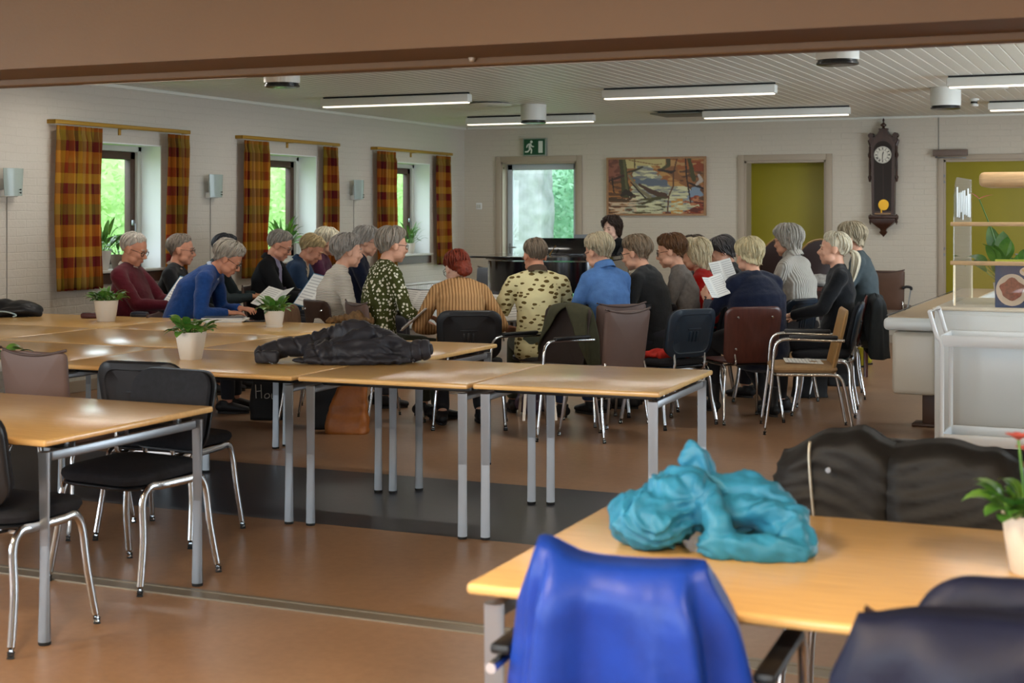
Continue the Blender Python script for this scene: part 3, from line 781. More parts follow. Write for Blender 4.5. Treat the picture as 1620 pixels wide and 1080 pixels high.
for nm, ang, ln, wd in (('hour_hand', 75, 6.0, .8), ('minute_hand', -92, 9.5, .55)):
    m = MB(); c_, n_ = Vector((math.cos(R(ang)), math.sin(R(ang)))), Vector((-math.sin(R(ang)), math.cos(R(ang))))
    P_ = [c_ * -1.5 * k_ + n_ * .5 * k_, c_ * ln * .6 * k_ + n_ * wd * k_, c_ * ln * k_, c_ * ln * .6 * k_ - n_ * wd * k_, c_ * -1.5 * k_ - n_ * .5 * k_]
    m.prism([(v.x, v.y + cz(245)) for v in P_], .002, Matrix.Translation((0, -.131, 0)) @ XZ); m.build(nm, mat('clock_black', '#14110e', .5), dial)
m = MB(); m.prism([(8.2 * k_ * math.cos(a) + 1.5 * k_, cz(324) + 8.6 * k_ * math.sin(a)) for a in [2 * PI * q / 28 for q in range(28)]], .012, Matrix.Translation((0, -.122, 0)) @ XZ); pe = m.build('pendulum', BR, r)
m = MB(); m.tube([(.5 * k_, -.1245, cz(262)), (1.2 * k_, -.1245, cz(316))], .003, 6); m.build('pendulum_rod', DW, pe)
m = MB(); m.box((-2 * k_, -.125, cz(331)), (2.2 * k_, .012, 12 * k_)); m.build('pendulum_hook', BR, r)
m = MB(); m.box((0, -.07, cz(338)), (25 * k_, .13, 2.6 * k_), mi=0, bev=.003); m.build('name_strip', mat('strip_wood', '#8a6a4a', .4), r)
m = MB()          # base moulding and hanging finial
m.box((0, -.07, cz(343)), (44 * k_, .15, 5 * k_), bev=.006)
prof = [(20, 346), (17, 352), (10, 358), (5, 362), (4, 365), (6, 367), (4, 370), (1.5, 373), (0, 375)]
m.rings([[(x * k_ * s, -.07 + .07 * (1 if s2 else -1) * min(1, x / 14), cz(py)) for s, s2 in ((1, 1), (1, 0), (-1, 0), (-1, 1))] for x, py in prof])
for sx in (-1, 1): m.lathe([(0, cz(338)), (2.2 * k_, cz(341)), (2.6 * k_, cz(346)), (1.4 * k_, cz(348)), (2.0 * k_, cz(351)), (0, cz(356))], 10, (sx * 20.5 * k_, -.08, 0))
m.build('base_bracket', DW, r)
m = MB()          # pediment with scrolls and turned finial
ped = [(-22, 222), (-21, 217), (-14, 217), (-9, 212), (-6, 206), (-7, 203), (7, 203), (6, 206), (9, 212), (14, 217), (21, 217), (22, 222), (19, 229), (-19, 229)]
m.prism([(x * k_, cz(y)) for x, y in ped], .10, Matrix.Translation((0, -.01, 0)) @ XZ)
for sx in (-1, 1): m.cyl((sx * 19 * k_, -.02, cz(214)), (sx * 19 * k_, -.12, cz(214)), 4.3 * k_, n=14); m.tube([(sx * 19 * k_, -.07, cz(216)), (sx * 22.5 * k_, -.07, cz(222)), (sx * 20 * k_, -.07, cz(230))], 2.4 * k_, 8)
m.lathe([(0, cz(204)), (3 * k_, cz(203)), (1.6 * k_, cz(200.5)), (4.6 * k_, cz(198.5)), (4.8 * k_, cz(197)), (1.4 * k_, cz(194)), (1.2 * k_, cz(192)), (2 * k_, cz(190)), (.6 * k_, cz(187)), (0, cz(186))], 14, (0, -.07, 0), cap=False)
m.build('pediment', DW, r)
for sx in (-1, 1):
    m = MB(); m.lathe([(0, cz(288)), (1.4 * k_, cz(287)), (2.2 * k_, cz(283)), (3 * k_, cz(280)), (1.6 * k_, cz(277)), (1.8 * k_, cz(262)), (1.3 * k_, cz(250)), (2.8 * k_, cz(247)), (3 * k_, cz(244)), (1.5 * k_, cz(240)), (1.8 * k_, cz(232)), (0, cz(230))], 12, (sx * 21 * k_, -.09, 0), cap=False); m.build('turned_column', DW, r)

# ---------------------------------------------------------------- curtains
def plaid_mat():
    m = bpy.data.materials.new('plaid_curtain_fabric'); m.use_nodes = True
    k = N(m); b = k.n['Principled BSDF']
    at = k.add('ShaderNodeAttribute', attribute_name='weave')       # x: across, y: up
    sp = k.add('ShaderNodeSeparateXYZ'); k.link(at.outputs['Vector'], sp.inputs[0])
    def ramp(sock, stops):
        fr = k.add('ShaderNodeMath', operation='FRACT'); k.link(sock, fr.inputs[0])
        rp = k.add('ShaderNodeValToRGB'); rp.color_ramp.interpolation = 'CONSTANT'
        e = rp.color_ramp.elements
        while len(e) < len(stops): e.new(.5)
        for q, (p, c) in enumerate(stops): e[q].position = p; e[q].color = lin(c)
        k.link(fr.outputs[0], rp.inputs[0]); return rp.outputs[0]
    dv = k.add('ShaderNodeMath', operation='DIVIDE'); dv.inputs[1].default_value = .62; k.link(sp.outputs['Y'], dv.inputs[0])
    a1 = ramp(dv.outputs[0], [(0, '#8f3a1c'), (.14, '#b87424'), (.30, '#5a1824'), (.44, '#7a6a2e'), (.58, '#a8631c'), (.72, '#6a1a28'), (.86, '#bf8d2c')])
    du = k.add('ShaderNodeMath', operation='DIVIDE'); du.inputs[1].default_value = .30; k.link(sp.outputs['X'], du.inputs[0])
    a2 = ramp(du.outputs[0], [(0, '#a85424'), (.22, '#d9a84a'), (.42, '#682426'), (.55, '#b4922f'), (.74, '#8a321f'), (.88, '#e0b66a')])
    mx = k.add('ShaderNodeMix', data_type='RGBA'); mx.inputs[0].default_value = .42; k.link(a1, mx.inputs[6]); k.link(a2, mx.inputs[7])
    k.link(mx.outputs[2], b.inputs['Base Color']); b.inputs['Roughness'].default_value = .9; b.inputs['Specular IOR Level'].default_value = .1
    tl = k.add('ShaderNodeBsdfTranslucent'); k.link(mx.outputs[2], tl.inputs['Color'])
    ms = k.add('ShaderNodeMixShader'); ms.inputs[0].default_value = .42; k.link(b.outputs[0], ms.inputs[1]); k.link(tl.outputs[0], ms.inputs[2])
    tp = k.add('ShaderNodeBsdfTransparent'); tp.inputs['Color'].default_value = (1, .85, .6, 1)
    m2 = k.add('ShaderNodeMixShader'); m2.inputs[0].default_value = .15; k.link(ms.outputs[0], m2.inputs[1]); k.link(tp.outputs[0], m2.inputs[2])
    k.link(m2.outputs[0], k.n['Material Output'].inputs['Surface'])
    return m
PLAID = plaid_mat()
ZR, ZCB = 2.285, .875
def curtain(ya, yb, folds, label, seed):
    rd = random.Random(seed); NU, NV = folds * 12, 24
    ph = [rd.uniform(.75, 1.25) for _ in range(folds + 1)]
    V_, F, U = [], [], []
    for j in range(NV + 1):
        v = j / NV; z = ZCB + (ZR - .03 - ZCB) * v
        for i in range(NU + 1):
            u = i / NU; q = u * folds; amp = (.032 if v < .94 else .016) * ph[int(min(q, folds - 1))]
            yy = ya + (yb - ya) * (u + .02 * math.sin(3 * v + seed + 6 * u))
            xx = .085 + amp * math.sin(2 * PI * q + .5 * math.sin(v * 4 + seed)) + .012 * noise.noise(Vector((q * .8, v * 2.5, seed)))
            V_.append((XW + xx, yy, z)); U.append((u * (yb - ya) * 1.5 + seed * .13, z, 0))
    for j in range(NV):
        for i in range(NU):
            a = j * (NU + 1) + i; F.append((a, a + 1, a + NU + 2, a + NU + 1))
    me = bpy.data.meshes.new('curtain'); me.from_pydata(V_, [], F)
    at = me.attributes.new('weave', 'FLOAT_VECTOR', 'POINT'); at.data.foreach_set('vector', np.array(U).ravel())
    o = link('curtain', me, PLAID, angle=0)
    o.modifiers.new('thickness', 'SOLIDIFY').thickness = .002
    return tag(o, label, 'curtain', 'plaid window curtains')
RODM = mat('brass_curtain_rail', '#a8812f', .4, .4)
names = ('first window from the left picture edge', 'middle window', 'window nearest the corner')
for i, ((a0, a1), (b0, b1), f0, f1) in enumerate((((9.62, 10.20), (11.10, 11.43), 7, 4), ((12.33, 12.78), (13.86, 14.19), 6, 4), ((15.08, 15.55), (16.62, 17.04), 6, 5))):
    curtain(a0, a1, f0, 'plaid curtain at the left side of the ' + names[i], 3 + i * 2)
    curtain(b0, b1, f1, 'plaid curtain at the right side of the ' + names[i], 4 + i * 2)
    r = thing('curtain_rail', 'brass curtain rail above the ' + names[i], 'curtain rail', (XW, (a0 + b1) / 2, ZR), 0, 'curtain rails')
    L = (b1 - a0) / 2 + .02
    m = MB(); m.box((.085, 0, 0), (.02, 2 * L, .035), bev=.004); m.build('rail', RODM, r)
    for s_ in (-1, 1): m = MB(); m.box((.045, s_ * (L - .01), 0), (.09, .02, .035), bev=.004); m.build('rail_end', RODM, r)
    m = MB(); m.box((.05, 0, -.01), (.07, .015, .02)); m.box((.006, 0, -.03), (.012, .03, .08)); m.build('wall_bracket', RODM, r)
# radiator under the window nearest the corner
r = thing('radiator', 'white panel radiator under the window nearest the corner', 'radiator', (XW + .085, 15.95, .12))
m = MB()
for k2 in range(26): m.box((.035, -.62 + k2 * .05, .27), (.05, .044, .52), bev=.012)
m.box((0, 0, .27), (.03, 1.3, .5)); m.build('panel', WHITE, r)
m = MB(); m.box((.015, 0, .545), (.10, 1.34, .02), bev=.004); m.build('top_grille', WHITE, r)
m = MB(); m.lathe([(0, 0), (.02, 0), (.022, .05), (.018, .07), (0, .072)], 12, (.03, .69, .46)); m.tube([(.03, .69, .47), (.03, .69, -.11)], .008, 8); m.build('valve', WHITEW, r)
for s_ in (-1, 1): m = MB(); m.box((-.04, s_ * .45, .3), (.06, .03, .3)); m.build('wall_bracket', STEEL, r)

# ================================================================== TABLES
TZ = .73
def make_table(name, w, dep, label, group, x, y, rz=0, diag=None):
    """x, y = centre"""
    r = thing(name, label, 'table', (x, y, 0), rz, group)
    m = MB(); m.box((0, 0, TZ - .0125), (w, dep, .025), bev=.009, seg=3); m.build('tabletop', BEECH, r)
    hx, hy = w / 2 - .045, dep / 2 - .05
    for sx in (-1, 1):
        m = MB(); m.box((sx * hx, 0, TZ - .068), (.026, 2 * hy - .045, .036), bev=.008)
        rail = m.build('end_rail', STEEL, r)
        for yy in (-.3, 0, .3):
            m = MB(); m.cyl((sx * hx, yy * dep, TZ - .052), (sx * hx, yy * dep, TZ - .025), .009, n=10); m.build('spacer', STEEL, rail)
        for sy in (-1, 1):
            m = MB(); m.cyl((sx * hx, sy * hy, .012), (sx * hx, sy * hy, TZ - .05), .0225, n=20); lg = m.build('leg', STEEL, r)
            m = MB(); m.lathe([(0, 0), (.021, 0), (.0225, .004), (.0225, .012), (0, .012)], 18, (sx * hx, sy * hy, 0)); m.build('glide', RUBBER, lg)
    for sy in (-1, 1): m = MB(); m.box((0, sy * (hy - .12), TZ - .042), (2 * hx, .03, .03), bev=.004); m.build('under_bar', DARKGL, r)
    return r
ROWS = 'beech tables pushed together in the hall'
T_front = make_table('beech_table', 1.5, 1.0, 'beech table at the front left with two charcoal chairs, nothing on it', None, -4.31, 4.535)
make_table('beech_table', 1.5, 1.0, 'front row beech table carrying the middle plant, behind the charcoal chairs', ROWS, -4.62, 6.615)
make_table('beech_table', 1.5, 1.0, 'beech table cut by the left edge behind the brown backed chair', ROWS, -6.13, 6.615)
make_table('small_beech_table', .9, 1.0, 'square beech table carrying the tail of the dark quilted coat', ROWS, -3.41, 6.64, R(2.0))
make_table('small_beech_table', .9, 1.0, 'bare square beech table at the free end of the front row', ROWS, -2.50, 6.70, R(2.5))
make_table('beech_table', 1.5, 1.0, 'beech table of the second row whose free corner points at the black chair', ROWS, -4.44, 7.65)
make_table('beech_table', 1.5, 1.0, 'second row beech table showing window glare beyond the middle plant', ROWS, -5.95, 7.65)
make_table('beech_table', 1.4, 1.0, 'beech table of the second row cut by the left picture edge', ROWS, -7.42, 7.65)
make_table('beech_table', 1.5, 1.0, 'rear row beech table under the scarf and the small round plant', ROWS, -5.95, 8.67)
make_table('beech_table', 1.5, 1.0, 'beech table of the rear row in front of the man in the maroon jumper', ROWS, -7.47, 8.67)
T_right = make_table('beech_table', 1.6, 1.0, 'beech table at the front right carrying the teal jacket', None, -.57, 3.355, R(1.0))

# ================================================================== CHAIRS  (origin on the floor, facing local +y)
def leg_pair(root, hx, yf, yb, zr, rad, spread=.03, flat=1.0, m=CHROME):
    """side frame in two halves: front leg and rear leg, each with half of the seat rail"""
    for s in (-1, 1):
        for nm, yy, sg in (('leg', yf, 1), ('leg', yb, -1)):
            q = MB()
            pts = bez([(s * (hx + spread), yy + sg * .035, .01), (s * (hx + spread * .5), yy, zr * .5), (s * hx, yy - sg * .012, zr - .055), (s * hx, yy - sg * .05, zr), (s * hx, yy - sg * .12, zr), (s * hx, (yf + yb) / 2, zr)], 5)
            q.tube(pts, rad, 10, flat=flat, up=(0, 0, 1)); lg = q.build(nm, m, root)
            q = MB(); q.tube([(s * (hx + spread), yy + sg * .036, .0), (s * (hx + spread * .99), yy + sg * .034, .022)], rad * 1.22, 10); q.build('foot_cap', RUBBER, lg)
def pad(w, d, t, rad, crown=.012, n=6):
    """rounded cushion, lying in xy, centre at origin, as rings from underside to top"""
    out = []
    for z, sc in ((-t / 2, .86), (-t / 2 + t * .15, .96), (0, 1.0), (t / 2 - t * .22, .985), (t / 2 - t * .05, .93)):
        out.append([(x * sc, y * sc, z) for x, y in rrect(w, d, rad, n)])
    for sc, z in ((.7, t / 2 + crown * .55), (.35, t / 2 + crown), (.05, t / 2 + crown)): out.append([(x * sc, y * sc, z) for x, y in rrect(w, d, rad, n)])
    return out
def bend(pts, k): return [(p[0], p[1], p[2] + k * p[0] * p[0]) for p in pts]
def back_rings(w, h, t, rad, curve, taper=0.0, cup=0.0):
    """panel standing in xz, thickness along y (front is +y), curved around z"""
    rings = []
    for y, sc in ((-t / 2 - .001, .03), (-t / 2 - .001, .3), (-t / 2 - .001, .6), (-t / 2, .9), (-t / 2 + t * .2, .985), (0, 1), (t / 2 - t * .25, .985), (t / 2, .90), (t / 2 + .002, .6), (t / 2 + .003, .3), (t / 2 + .003, .03)):
        ring = []
        for x, z in rrect(w, h, rad, 6):
            xs = x * (1 + taper * z / h)
            ring.append((xs * sc, y + curve * (xs * sc / w) ** 2 * 4, z * sc + cup * (abs(x) * sc / w * 2) ** 2 * max(0, z * sc / h * 2)))
        rings.append(ring)
    return rings
TILT = Euler((R(11), 0, 0)).to_matrix()
def placed(rings, M, c): return [[M @ Vector(p) + Vector(c) for p in r_] for r_ in rings]

def iso_chair(label, group, fab=BLACKFAB, shell=BLACKPL):
    r = thing('stacking_chair', label, 'chair', (0, 0, 0), 0, group)
    q = MB(); q.rings(placed(pad(.46, .44, .055, .10, .014), Euler((R(-2), 0, 0)).to_matrix(), (0, .02, .455))); q.build('seat', fab, r)
    q = MB(); q.rings(placed([[(p[0], p[1], p[2]) for p in rg] for rg in pad(.44, .42, .02, .09, 0)], Euler((R(-2), 0, 0)).to_matrix(), (0, .02, .42))); q.build('seat_shell', shell, r)
    M = Euler((R(-12) * -1, 0, 0)).to_matrix()
    c = (0, -.235, .675)
    q = MB(); q.rings(placed(back_rings(.44, .34, .04, .085, .03), M, c)); q.build('backrest', fab, r)
    M2 = M
    q = MB(); q.rings([[M2 @ Vector((x * s_ * (1 + .04 * z / .35), -.022 - e + .03 * (x * s_ / .45) ** 2 * 4, z * s_)) + Vector(c) for x, z in rrect(.455, .355, .09, 6)] for e, s_ in ((0, 1), (.010, 1.0), (.018, .96), (.019, .80), (.012, .765), (.012, .5), (.012, .25), (.012, .02))])
    sh = q.build('back_shell', shell, r)
    q = MB()
    for k in (-1, 0, 1): q.box(M2 @ Vector((k * .032, -.037, -.02)) + Vector(c), (.02, .008, .075), rot=M2, bev=.003)
    q.box(M2 @ Vector((0, -.036, .035)) + Vector(c), (.125, .01, .012), rot=M2, bev=.003)
    q.build('vent_grip', shell, sh)
    leg_pair(r, .225, .19, -.205, .415, .0115, .03, 1.5)
    q = MB()
    for y in (.12, -.12): q.box((0, y, .405), (.44, .03, .012))
    q.build('cross_bar', CHROME, r)
    for s_ in (-1, 1):
        q = MB(); q.tube(bez([(s_ * .15, -.10, .405), (s_ * .15, -.20, .41), (s_ * .15, -.225, .44), (s_ * .15, -.225, .49), (s_ * .15, -.22, .54)], 5), .010, 8); q.build('back_support', CHROME, r)
    return r
def taupe_chair(label, group, m=None):
    m = m or mat('taupe_upholstery', '#5f4b44', .55, var=.06, vscale=5)
    r = thing('upholstered_chair', label, 'chair', (0, 0, 0), 0, group)
    q = MB(); q.rings(placed(pad(.44, .43, .04, .05, .01), Matrix.Identity(3), (0, .03, .445))); q.build('seat', m, r)
    M = Euler((R(8), 0, 0)).to_matrix()
    q = MB(); q.rings(placed(back_rings(.40, .44, .03, .03, .028, .10, .022), M, (0, -.215, .635))); q.build('backrest', m, r)
    q = MB(); bz = [M @ Vector((x, 0 + .028 * (x / .4) ** 2 * 4, .222 + .022 * (abs(x) / .2) ** 2)) + Vector((0, -.215, .635)) for x in [(-.208 + .416 * k / 14) for k in range(15)]]
    q.tube(bz, .007, 8); q.build('piping', mat('taupe_piping', '#4a3a35', .5), r)
    leg_pair(r, .205, .19, -.19, .42, .010, .02)
    for s_ in (-1, 1):
        q = MB(); q.tube(bez([(s_ * .19, -.12, .42), (s_ * .19, -.19, .43), (s_ * .185, -.195, .47), (s_ * .18, -.185, .52)], 5), .009, 8); q.build('back_support', CHROME, r)
    return r
PLY = mat('dark_plywood', '#4a2620', .32, var=.18, vscale=7, stretch=(6, 6, .8))
def ply_chair(label, group, m=PLY, w=.44):
    r = thing('plywood_chair', label, 'chair', (0, 0, 0), 0, group)
    q = MB(); q.rings(placed(pad(.43, .42, .018, .07, .004), Matrix.Identity(3), (0, .03, .445))); q.build('seat', m, r)
    M = Euler((R(10), 0, 0)).to_matrix(); c = (0, -.225, .64)
    q = MB(); q.rings(placed(back_rings(w, .42, .014, .07, .035, .08), M, c)); bk = q.build('backrest', m, r)
    for sx in (-1, 1):
        for z in (.135, -.10):
            q = MB(); p_ = M @ Vector((sx * .135, -.008 + .018, z)) + Vector(c); dv = M @ Vector((0, -1, 0)); q.cyl(p_ + dv * .008, p_ + dv * .022, .009, .006, 10); q.build('screw', CHROME, bk)
    leg_pair(r, .205, .19, -.19, .425, .010, .03)
    q = MB(); q.tube([(-.205, -.16, .425), (.205, -.16, .425)], .009, 8); q.tube([(-.205, .15, .425), (.205, .15, .425)], .009, 8); q.build('cross_bar', CHROME, r)
    for s_ in (-1, 1):
        q = MB(); q.tube(bez([(s_ * .135, -.16, .425), (s_ * .135, -.20, .44), (s_ * .135, -.188, .50), (s_ * .135, -.178, .56)], 5), .009, 8); q.build('back_support', CHROME, r)
    return r
OAKB = mat('light_oak', '#a8814f', .42, var=.15, vscale=8, stretch=(7, 7, 1))
SEATF = mat('beige_seat_fabric', '#9a7c58', .9, var=.1, vscale=30)
def arm_chair(label, group, back=OAKB, seat=SEATF, bw=.46):
    r = thing('chrome_armchair', label, 'chair', (0, 0, 0), 0, group)
    q = MB(); q.rings(placed(pad(.48, .46, .05, .05, .012), Matrix.Identity(3), (0, .03, .445))); q.build('seat', seat, r)
    M = Euler((R(13), 0, 0)).to_matrix()
    q = MB(); q.rings(placed(back_rings(bw, .46, .022, .04, .03), M, (0, -.235, .63))); q.build('backrest', back, r)
    for s_ in (-1, 1):
        x = s_ * .265
        q = MB(); q.tube(bez([(x, .30, .01), (x, .255, .35), (x, .235, .58), (x, .20, .645), (x, .12, .66), (x, -.06, .655), (x, -.24, .65)], 6), .0115, 10); lg = q.build('leg', CHROME, r)
        q = MB(); q.cyl((x, .30, 0), (x, .298, .022), .014, n=10); q.build('foot_cap', RUBBER, lg)
        q = MB(); q.tube(bez([(x, .245, .415), (x, 0, .415), (x, -.16, .415), (x, -.215, .39), (x, -.245, .30), (x, -.30, .01)], 6), .0115, 10); lg = q.build('leg', CHROME, r)
        q = MB(); q.cyl((x, -.302, 0), (x, -.30, .022), .014, n=10); q.build('foot_cap', RUBBER, lg)
        q = MB(); q.box((x, -.03, .674), (.045, .33, .024), bev=.01); q.build('armrest', BLACKPL, r)
    q = MB()
    for y in (.14, -.12): q.tube([(-.265, y, .415), (.265, y, .415)], .010, 8)
    q.build('cross_bar', CHROME, r)
    return r
def wing_chair(label, group, m):
    r = thing('lounge_chair', label, 'armchair', (0, 0, 0), 0, group)
    q = MB(); q.box((0, .02, .36), (.38, .52, .18), bev=.05); q.build('seat', m, r)
    M = Euler((R(12), 0, 0)).to_matrix()
    ring = lambda sc, y: [M @ Vector((x * sc, y, z * 1.30 * (sc if z > 0 else 1))) + Vector((0, -.26, .44)) for x, z in [(-.22, 0), (.22, 0), (.245, .35)] + [(.245 * math.cos(a), .42 + .22 * math.sin(a)) for a in [R(10 + 16 * k) for k in range(11)]] + [(-.245, .35)]]
    q = MB(); q.rings([ring(.92, -.06), ring(.99, -.04), ring(1, .0), ring(.98, .05), ring(.9, .075)]); q.build('backrest', m, r)
    q = MB(); q.tube(ring(1.0, -.03)[2:], .010, 8); q.build('piping', mat('old_gold_piping', '#8a6a3a', .5), r)
    for s_ in (-1, 1):
        q = MB(); q.box((s_ * .215, .02, .50), (.07, .48, .16), bev=.03); q.build('arm', m, r)
        for y in (.26, -.24): q = MB(); q.cyl((s_ * .19, y, .0), (s_ * .19, y, .28), .02, .028, 10); q.build('leg', PLY, r)
    return r

def put(root, x, y, rz, label=None, group=None, first=[]):
    """first call moves the prototype, later calls copy it"""
    if root.name not in first:
        first.append(root.name); root.location = (x, y, 0); root.rotation_euler = (0, 0, rz)
        return tag(root, label, None, group)
    return dup(root, (x, y, 0), rz, label, group)
G_ISO, G_TAU, G_PLY, G_ARM = 'black stacking chairs', 'taupe upholstered chairs', 'brown plywood chairs', 'chrome armchairs'
NAVYPL = mat('navy_plastic', '#1c2a38', .38, bump=.05, bscale=300)
ISO = iso_chair('', G_ISO); ISON = iso_chair('', G_ISO, BLACKFAB, NAVYPL); TAU = taupe_chair('', G_TAU); PLYC = ply_chair('', G_PLY); ARM = arm_chair('', G_ARM)
# front left, round the two nearest tables
put(ISO, -3.94, 5.00, R(180 - 6), 'charcoal chair facing us, tucked under the front left table')
put(ISO, -4.30, 5.74, R(4), 'black chair seen from behind, between the brown chair and the charcoal chair')
put(TAU, -4.86, 5.66, R(-3), 'brown upholstered chair with its back to us at the far left')
put(ISO, -5.45, 5.70, R(6), 'black chair at the left picture edge behind a green leaf')
put(ISO, -3.86, 4.14, R(2), 'black chair cut by the left edge on the near side of the front left table')
# choir chairs seen from behind
def ph(px, d): p_ = W(px, d); return p_.x, p_.y
CH = {}
def cput(key, proto, px, d, phi, label):
    x, y = ph(px, d); CH[key] = put(proto, x, y, face(phi), label); return CH[key]
cput('knit', ISO, 744, 10.55, 0, 'black chair of the woman in the ribbed tan cardigan')
cput('denim_f', TAU, 958, 10.05, -40, 'taupe chair with raised back corners just behind the square table')
cput('denim', TAU, 958, 10.75, -28, 'taupe chair behind the woman in the denim shirt')
cput('blacksw', ISO, 1000, 11.3, -38, 'black chair of the woman in the black jumper')
cput('empty', ISON, 1056, 10.65, -38, 'empty navy chair with red cloth on its seat')
cput('navy', PLYC, 1172, 10.85, -16, 'dark brown plywood chair with four screws behind the navy jumper')
cput('beige', ISON, 1226, 11.9, -45, 'navy chair of the woman in the pale grey jumper')
cput('wood', ARM, 1275, 10.35, -83, 'chrome armchair with oak back and sheet music on the seat')
cput('pony', ISON, 1304, 11.25, -75, 'navy chair half hidden behind the oak armchair')
cput('vest', PLYC, 1322, 12.3, -80, 'brown plywood chair with a dark coat hung over its back')
DPL = mat('dark_brown_seat', '#2a201c', .5)
COATARM = arm_chair('', G_ARM, DPL, DPL)
cput('coat', COATARM, 858, 10.2, -132, 'chrome armchair with the olive green coat over its back')
# chairs along the back wall
BRN = mat('brown_leatherette', '#5b4336', .45, var=.08, vscale=6)
x_, y_ = ph(1407, 17.0)
tag(taupe_chair('brown chair standing alone against the back wall under the clock', G_TAU, BRN)).location = (x_, y_, 0)
x_, y_ = ph(757, 17.6)
t_ = taupe_chair('grey chair standing against the back wall behind the red haired woman', G_TAU, mat('slate_upholstery', '#4a4648', .5)); t_.location = (x_, 15.9, 0); t_.rotation_euler = (0, 0, R(160))
LEA = mat('dark_brown_leather', '#2b1a18', .45, var=.12, vscale=5)
for px, d, f_, lab in ((1226, 17.0, 0, 'dark lounge chair with curved back behind the pale grey jumper'), (1290, 16.1, 5, 'dark brown lounge chair with gold piped curved back behind the ponytail')):
    w_ = wing_chair(lab, 'dark lounge chairs', LEA); x_, y_ = ph(px, d); w_.location = (x_, y_, 0); w_.rotation_euler = (0, 0, face(f_))
# chairs on the left side of the choir, backs towards the tables
WOODB = mat('worn_brown_wood', '#6b4a2c', .45, var=.2, vscale=9, stretch=(5, 5, 1))
w1 = ply_chair('brown wooden chair edge on, to the right of the rear potted plant', G_PLY, WOODB); x_, y_ = ph(503, 10.75); w1.location = (x_, y_, 0); w1.rotation_euler = (0, 0, face(100))
w2 = ply_chair('brown wooden chair of the woman in the white knitted jumper', G_PLY, mat('brown_stained_wood', '#3f2b20', .45, var=.2, vscale=9)); x_, y_ = ph(540, 11.6); w2.location = (x_, y_, 0); w2.rotation_euler = (0, 0, face(55))

# ================================================================== PEOPLE
HAIRM = {}
def hair_mat(hexc):
    if hexc in HAIRM: return HAIRM[hexc]
    m = mat('hair_' + hexc.strip('#'), hexc, .48, spec=.35, var=.38, vscale=55, stretch=(1, 1, .22), bump=.5, bscale=130)
    HAIRM[hexc] = m; return m
SKIN = {k: mat('skin_' + k, c, .5, var=.10, vscale=14, spec=.4) for k, c in (('fair', '#d6a287'), ('ruddy', '#cd9074'), ('tan', '#c08a6a'), ('pale', '#dab09a'))}
EYEM = mat('eye_dark', '#2b1d18', .3); LIPM = mat('lip_tone', '#a3594c', .5); BROWM = mat('brow_grey', '#8a7a6c', .8)
GLFR = mat('spectacle_frame', '#2e2624', .35)

def ik(S, Wt, l1, l2, pole):
    S, Wt, pole = Vector(S), Vector(Wt), Vector(pole)
    dv = Wt - S; L = min(dv.length, (l1 + l2) * .995); dv.normalize(); Wt = S + dv * L
    a = (l1 * l1 - l2 * l2 + L * L) / (2 * L); h = math.sqrt(max(l1 * l1 - a * a, 1e-6))
    pp = (pole - dv * pole.dot(dv)).normalized()
    return S + dv * a + pp * h, Wt

def hand_into(m, w, dirv, palm, side, curl=1.0):
    """palm, four fingers and a thumb; w wrist point, dirv along the fingers, palm = direction the palm faces"""
    y = Vector(dirv).normalized(); z = -Vector(palm); z = (z - y * z.dot(y)).normalized(); x = y.cross(z) 
    T = lambda p: Vector(w) + x * (p[0] * side) + y * p[1] + z * p[2]
    up = z
    m.loft([T((0, -.01, 0)), T((0, .03, 0)), T((0, .06, .003)), T((0, .088, .002))], [(.027, .019), (.036, .016), (.041, .015), (.039, .012)], 12, up=up)
    for fx, ln, sp, cu in ((.030, .072, .10, .8), (.010, .080, .03, .95), (-.011, .074, -.05, 1.05), (-.031, .058, -.14, 1.15)):
        p = Vector((fx, .084, .001)); a = -.15 * curl * cu; pts = [p.copy()]
        for seg, f in ((.45, .35), (.32, .6), (.23, .5)):
            p = p + Vector((sp * ln * seg, math.cos(a) * ln * seg, math.sin(a) * ln * seg)); pts.append(p.copy()); a -= f * curl * cu
        m.tube([T(q) for q in bez(pts, 3)], [.0098 - .0030 * i / 9 for i in range(10)], 8, up=up)
        m.ell(T(pts[-1]), .0068, 8, 6)
    pts = [Vector((.024, .012, -.004)), Vector((.046, .036, -.012)), Vector((.056, .062, -.018)), Vector((.052, .084, -.024))]
    m.tube([T(q) for q in bez(pts, 3)], [.0135 - .005 * i / 9 for i in range(10)], 8, up=up); m.ell(T(pts[-1]), .0085, 8, 6)

def head_into(m, M, fem, nose=1.0, jowl=1.0):
    def E(c, r): 
        q = M @ Vector(c); m.ell(q, r, 18, 12, rot=M.to_3x3())
    E((0, -.014, .030), (.0755, .098, .086)); E((0, .026, -.022), (.0625, .064, .080)); E((0, .032, -.078), (.046 * jowl, .050, .034)); E((0, .062, -.098), (.022, .020, .017))
    for s in (-1, 1):
        E((s * .030, .066, -.030), (.026, .022, .022)); E((s * .040, .028, -.066), (.026 * jowl, .040, .030))
        E((s * .026, .079, .020), (.026, .010, .009))                        # brow
        E((s * .031, .073, .001), (.015, .012, .011))                        # eyelid
        E((s * .077, -.006, -.008), (.009, .021, .032)); E((s * .081, -.012, .004), (.007, .015, .017))
        E((s * .011, .094, -.036), (.009, .009, .008))
    m.tube([M @ Vector(p) for p in ((0, .082, .012), (0, .092, -.008), (0, .106 * nose + .002, -.030), (0, .098, -.040))], [.010, .0095, .0125, .009], 10)
    E((0, .083, -.062), (.026, .011, .008)); E((0, .082, -.073), (.022, .011, .008)); E((0, .078, -.052), (.022, .012, .012))

